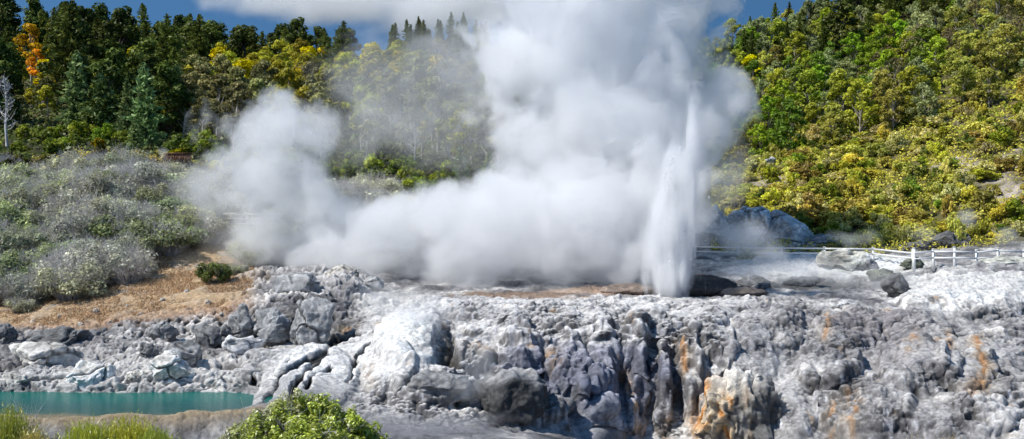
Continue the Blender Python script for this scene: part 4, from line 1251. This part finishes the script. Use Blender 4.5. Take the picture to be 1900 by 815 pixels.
steam('geyser_jet', [(1244, 505, 86, 50, 62, 1.8), (1246, 430, 86, 50, 100, 1.8), (1262, 340, 86, 40, 115, 1.5), (1282, 260, 86, 22, 85, .9), (1293, 200, 86, 9, 34, .4), (1214, 470, 86, 30, 90, 1.3)], 'tall white jet of water shooting up from the vent', 2.6, (.7, 2.0), 1.0, (1, 1, .2), step=.6, seed=17, cat='geyser', detail=8, rough=.74, col=(.995, .998, 1))
g = np.random.default_rng(31)
n_ = 5200
v0 = np.array([(1246 - 950) / F * 86, 86, 6.6])
tt_ = g.uniform(.25, 1, n_) ** .8; vz = g.uniform(6, 14.8, n_); ft = tt_ * vz / 9.8 * 1.75
sx_ = g.normal(size=n_) * .34 + .62 * (vz / 16.6) ** 2 - .15; sy_ = g.normal(size=n_) * .4
pp = v0 + np.stack([sx_ * ft, sy_ * ft, vz * ft - 4.9 * ft ** 2], -1)
clump_ = vnoise(pp * np.array([1.3, 1.3, .5]), 12) > -.15
pp = pp[(pp[:, 2] > 6.5) & clump_]; n_ = len(pp)
oct_ = np.array([(1, 0, 0), (-1, 0, 0), (0, 1, 0), (0, -1, 0), (0, 0, 1.7), (0, 0, -1.7)])
of_ = np.array([(0, 2, 4), (2, 1, 4), (1, 3, 4), (3, 0, 4), (2, 0, 5), (1, 2, 5), (3, 1, 5), (0, 3, 5)])
sz_ = g.uniform(.015, .05, (n_, 1, 1)) * (1 + (g.uniform(size=(n_, 1, 1)) > .93) * .9)
sv_ = (pp[:, None, :] + oct_[None] * sz_).reshape(-1, 3)
sf_ = (of_[None] + (np.arange(n_) * 6)[:, None, None]).reshape(-1, 3)
mw_, nt, N, L = new_mat('spray_water')
o1 = N('ShaderNodeOutputMaterial'); d1_ = N('ShaderNodeBsdfDiffuse'); d1_.inputs[0].default_value = (.9, .92, .93, 1); t1_ = N('ShaderNodeBsdfTranslucent'); t1_.inputs[0].default_value = (.9, .92, .93, 1)
x1 = N('ShaderNodeMixShader'); x1.inputs[0].default_value = .5; L(d1_.outputs[0], x1.inputs[1]); L(t1_.outputs[0], x1.inputs[2]); L(x1.outputs[0], o1.inputs[0])
tag(obj('spray', np_mesh('spray', sv_, sf_, mw_), bpy.data.objects['geyser_jet']), kind='stuff')
W = 'small wisps of steam around the terrace'
for ells, lab, d, nz_, sf in (
        ([(1380, 440, 104, 70, 42, 3), (1420, 470, 102, 60, 24, 2)], 'wisp of steam drifting across the grey outcrop rocks', .5, (.4, 1.3), 1.6),
        ([(1790, 405, 112, 26, 26, 1.4)], 'small puff of steam above the dark cracked rock dome', .4, (.7, .7), .9),
        ([(1868, 440, 108, 26, 22, 1.2)], 'small puff of steam beyond the end of the fence', .35, (.7, .7), .9),
        ([(1720, 432, 108, 32, 22, 1.2)], 'small puff of steam between outcrop and dark rock dome', .25, (.7, .7), .9),
        ([(1580, 440, 106, 60, 20, 1.2)], 'faint steam trail over the fence below the scrub', .3, (.6, .8), 1.0),
        ([(790, 590, 70, 120, 40, 1.6), (720, 556, 74, 100, 34, 1.6)], 'mist veil sliding over the pale rounded dome', .5, (.5, 1.1), 1.6),
        ([(880, 700, 59, 40, 70, 1), (905, 640, 61, 46, 50, 1)], 'wisp of steam rising beside the black wet dome', .3, (.8, .8), 1.0),
        ([(880, 775, 56, 130, 18, 1)], 'low steam skimming the flat apron', .25, (.7, .6), .9),
        ([(302, 284, 120, 12, 14, .6)], 'tiny puff of steam at the brown timber fence', .8, (.9, .4), .6),
        ([(1450, 690, 61, 50, 80, 1)], 'thin steam beside the orange and cream stained boulder', .2, (.8, .9), 1.0),
        ([(1480, 505, 92, 190, 30, 2), (1640, 520, 90, 90, 22, 1.5)], 'steam film over the spring on the upper terrace', .3, (.6, .8), 1.0),
        ([(420, 780, 53, 60, 26, 1)], 'faint steam over the pool outlet rim', .12, (.8, .7), .9)):
    steam('steam_wisp', ells, lab, d, nz_, sf, seed=len(lab), group=W)
steam('cloud', [(470, 5, 1400, 130, 30, 70), (650, 0, 1400, 200, 50, 80), (790, 25, 1400, 120, 55, 70), (900, -10, 1400, 160, 70, 80)], None, .035, (.014, 20), 24, cat=None, kind='structure', seed=21)
steam('cloud', [(1660, -2, 1600, 60, 18, 50)], None, .03, (.014, 14), 26, cat=None, kind='structure', seed=24)

# ------------------------------------------------------------------ daylight
SUN = Vector((-.59, -.27, .76)).normalized()
w = bpy.data.worlds.new('World'); sc.world = w; w.use_nodes = True
nt = w.node_tree; bg = nt.nodes['Background']
sky = nt.nodes.new('ShaderNodeTexSky'); sky.sky_type = 'NISHITA'; sky.sun_disc = False
sky.sun_elevation = math.asin(SUN.z); sky.sun_rotation = math.atan2(SUN.x, SUN.y)
sky.air_density = 1.0; sky.dust_density = .2; sky.ozone_density = 3.0
tc = nt.nodes.new('ShaderNodeTexCoord'); ad = nt.nodes.new('ShaderNodeVectorMath'); ad.operation = 'ADD'; ad.inputs[1].default_value = (0, 0, .7)
nm_ = nt.nodes.new('ShaderNodeVectorMath'); nm_.operation = 'NORMALIZE'
nt.links.new(tc.outputs['Generated'], ad.inputs[0]); nt.links.new(ad.outputs[0], nm_.inputs[0]); nt.links.new(nm_.outputs[0], sky.inputs[0])
hs = nt.nodes.new('ShaderNodeHueSaturation'); hs.inputs['Saturation'].default_value = 1.18; hs.inputs['Hue'].default_value = .492
nt.links.new(sky.outputs[0], hs.inputs['Color']); nt.links.new(hs.outputs[0], bg.inputs[0]); bg.inputs[1].default_value = .135
l = bpy.data.lights.new('sun', 'SUN'); l.energy = 5.0; l.angle = math.radians(.5); l.color = (1, .97, .91)
lo = bpy.data.objects.new('sun', l); COL.objects.link(lo); lo.rotation_euler = SUN.to_track_quat('Z', 'Y').to_euler(); lo.location = SUN * 200

cam = bpy.data.cameras.new('camera'); cam.sensor_width = 36; cam.lens = F / 1900 * 36; cam.clip_start = .5; cam.clip_end = 6000
co = bpy.data.objects.new('camera', cam); co.location = (0, 0, CZ); co.rotation_euler = (math.pi / 2, 0, 0); COL.objects.link(co); sc.camera = co
cam.shift_y = (407.5 - 407.0) / 1900

sc.view_settings.view_transform = 'Standard'; sc.view_settings.look = 'None'; sc.view_settings.exposure = 0
cy = sc.cycles
cy.use_denoising = True
cy.use_adaptive_sampling = True; cy.adaptive_threshold = .045; cy.adaptive_min_samples = 24
cy.max_bounces = 14; cy.diffuse_bounces = 3; cy.glossy_bounces = 2; cy.transmission_bounces = 3; cy.volume_bounces = 13; cy.transparent_max_bounces = 8
cy.volume_max_steps = 128
cy.volume_step_rate = 1.0
cy.time_limit = 1000
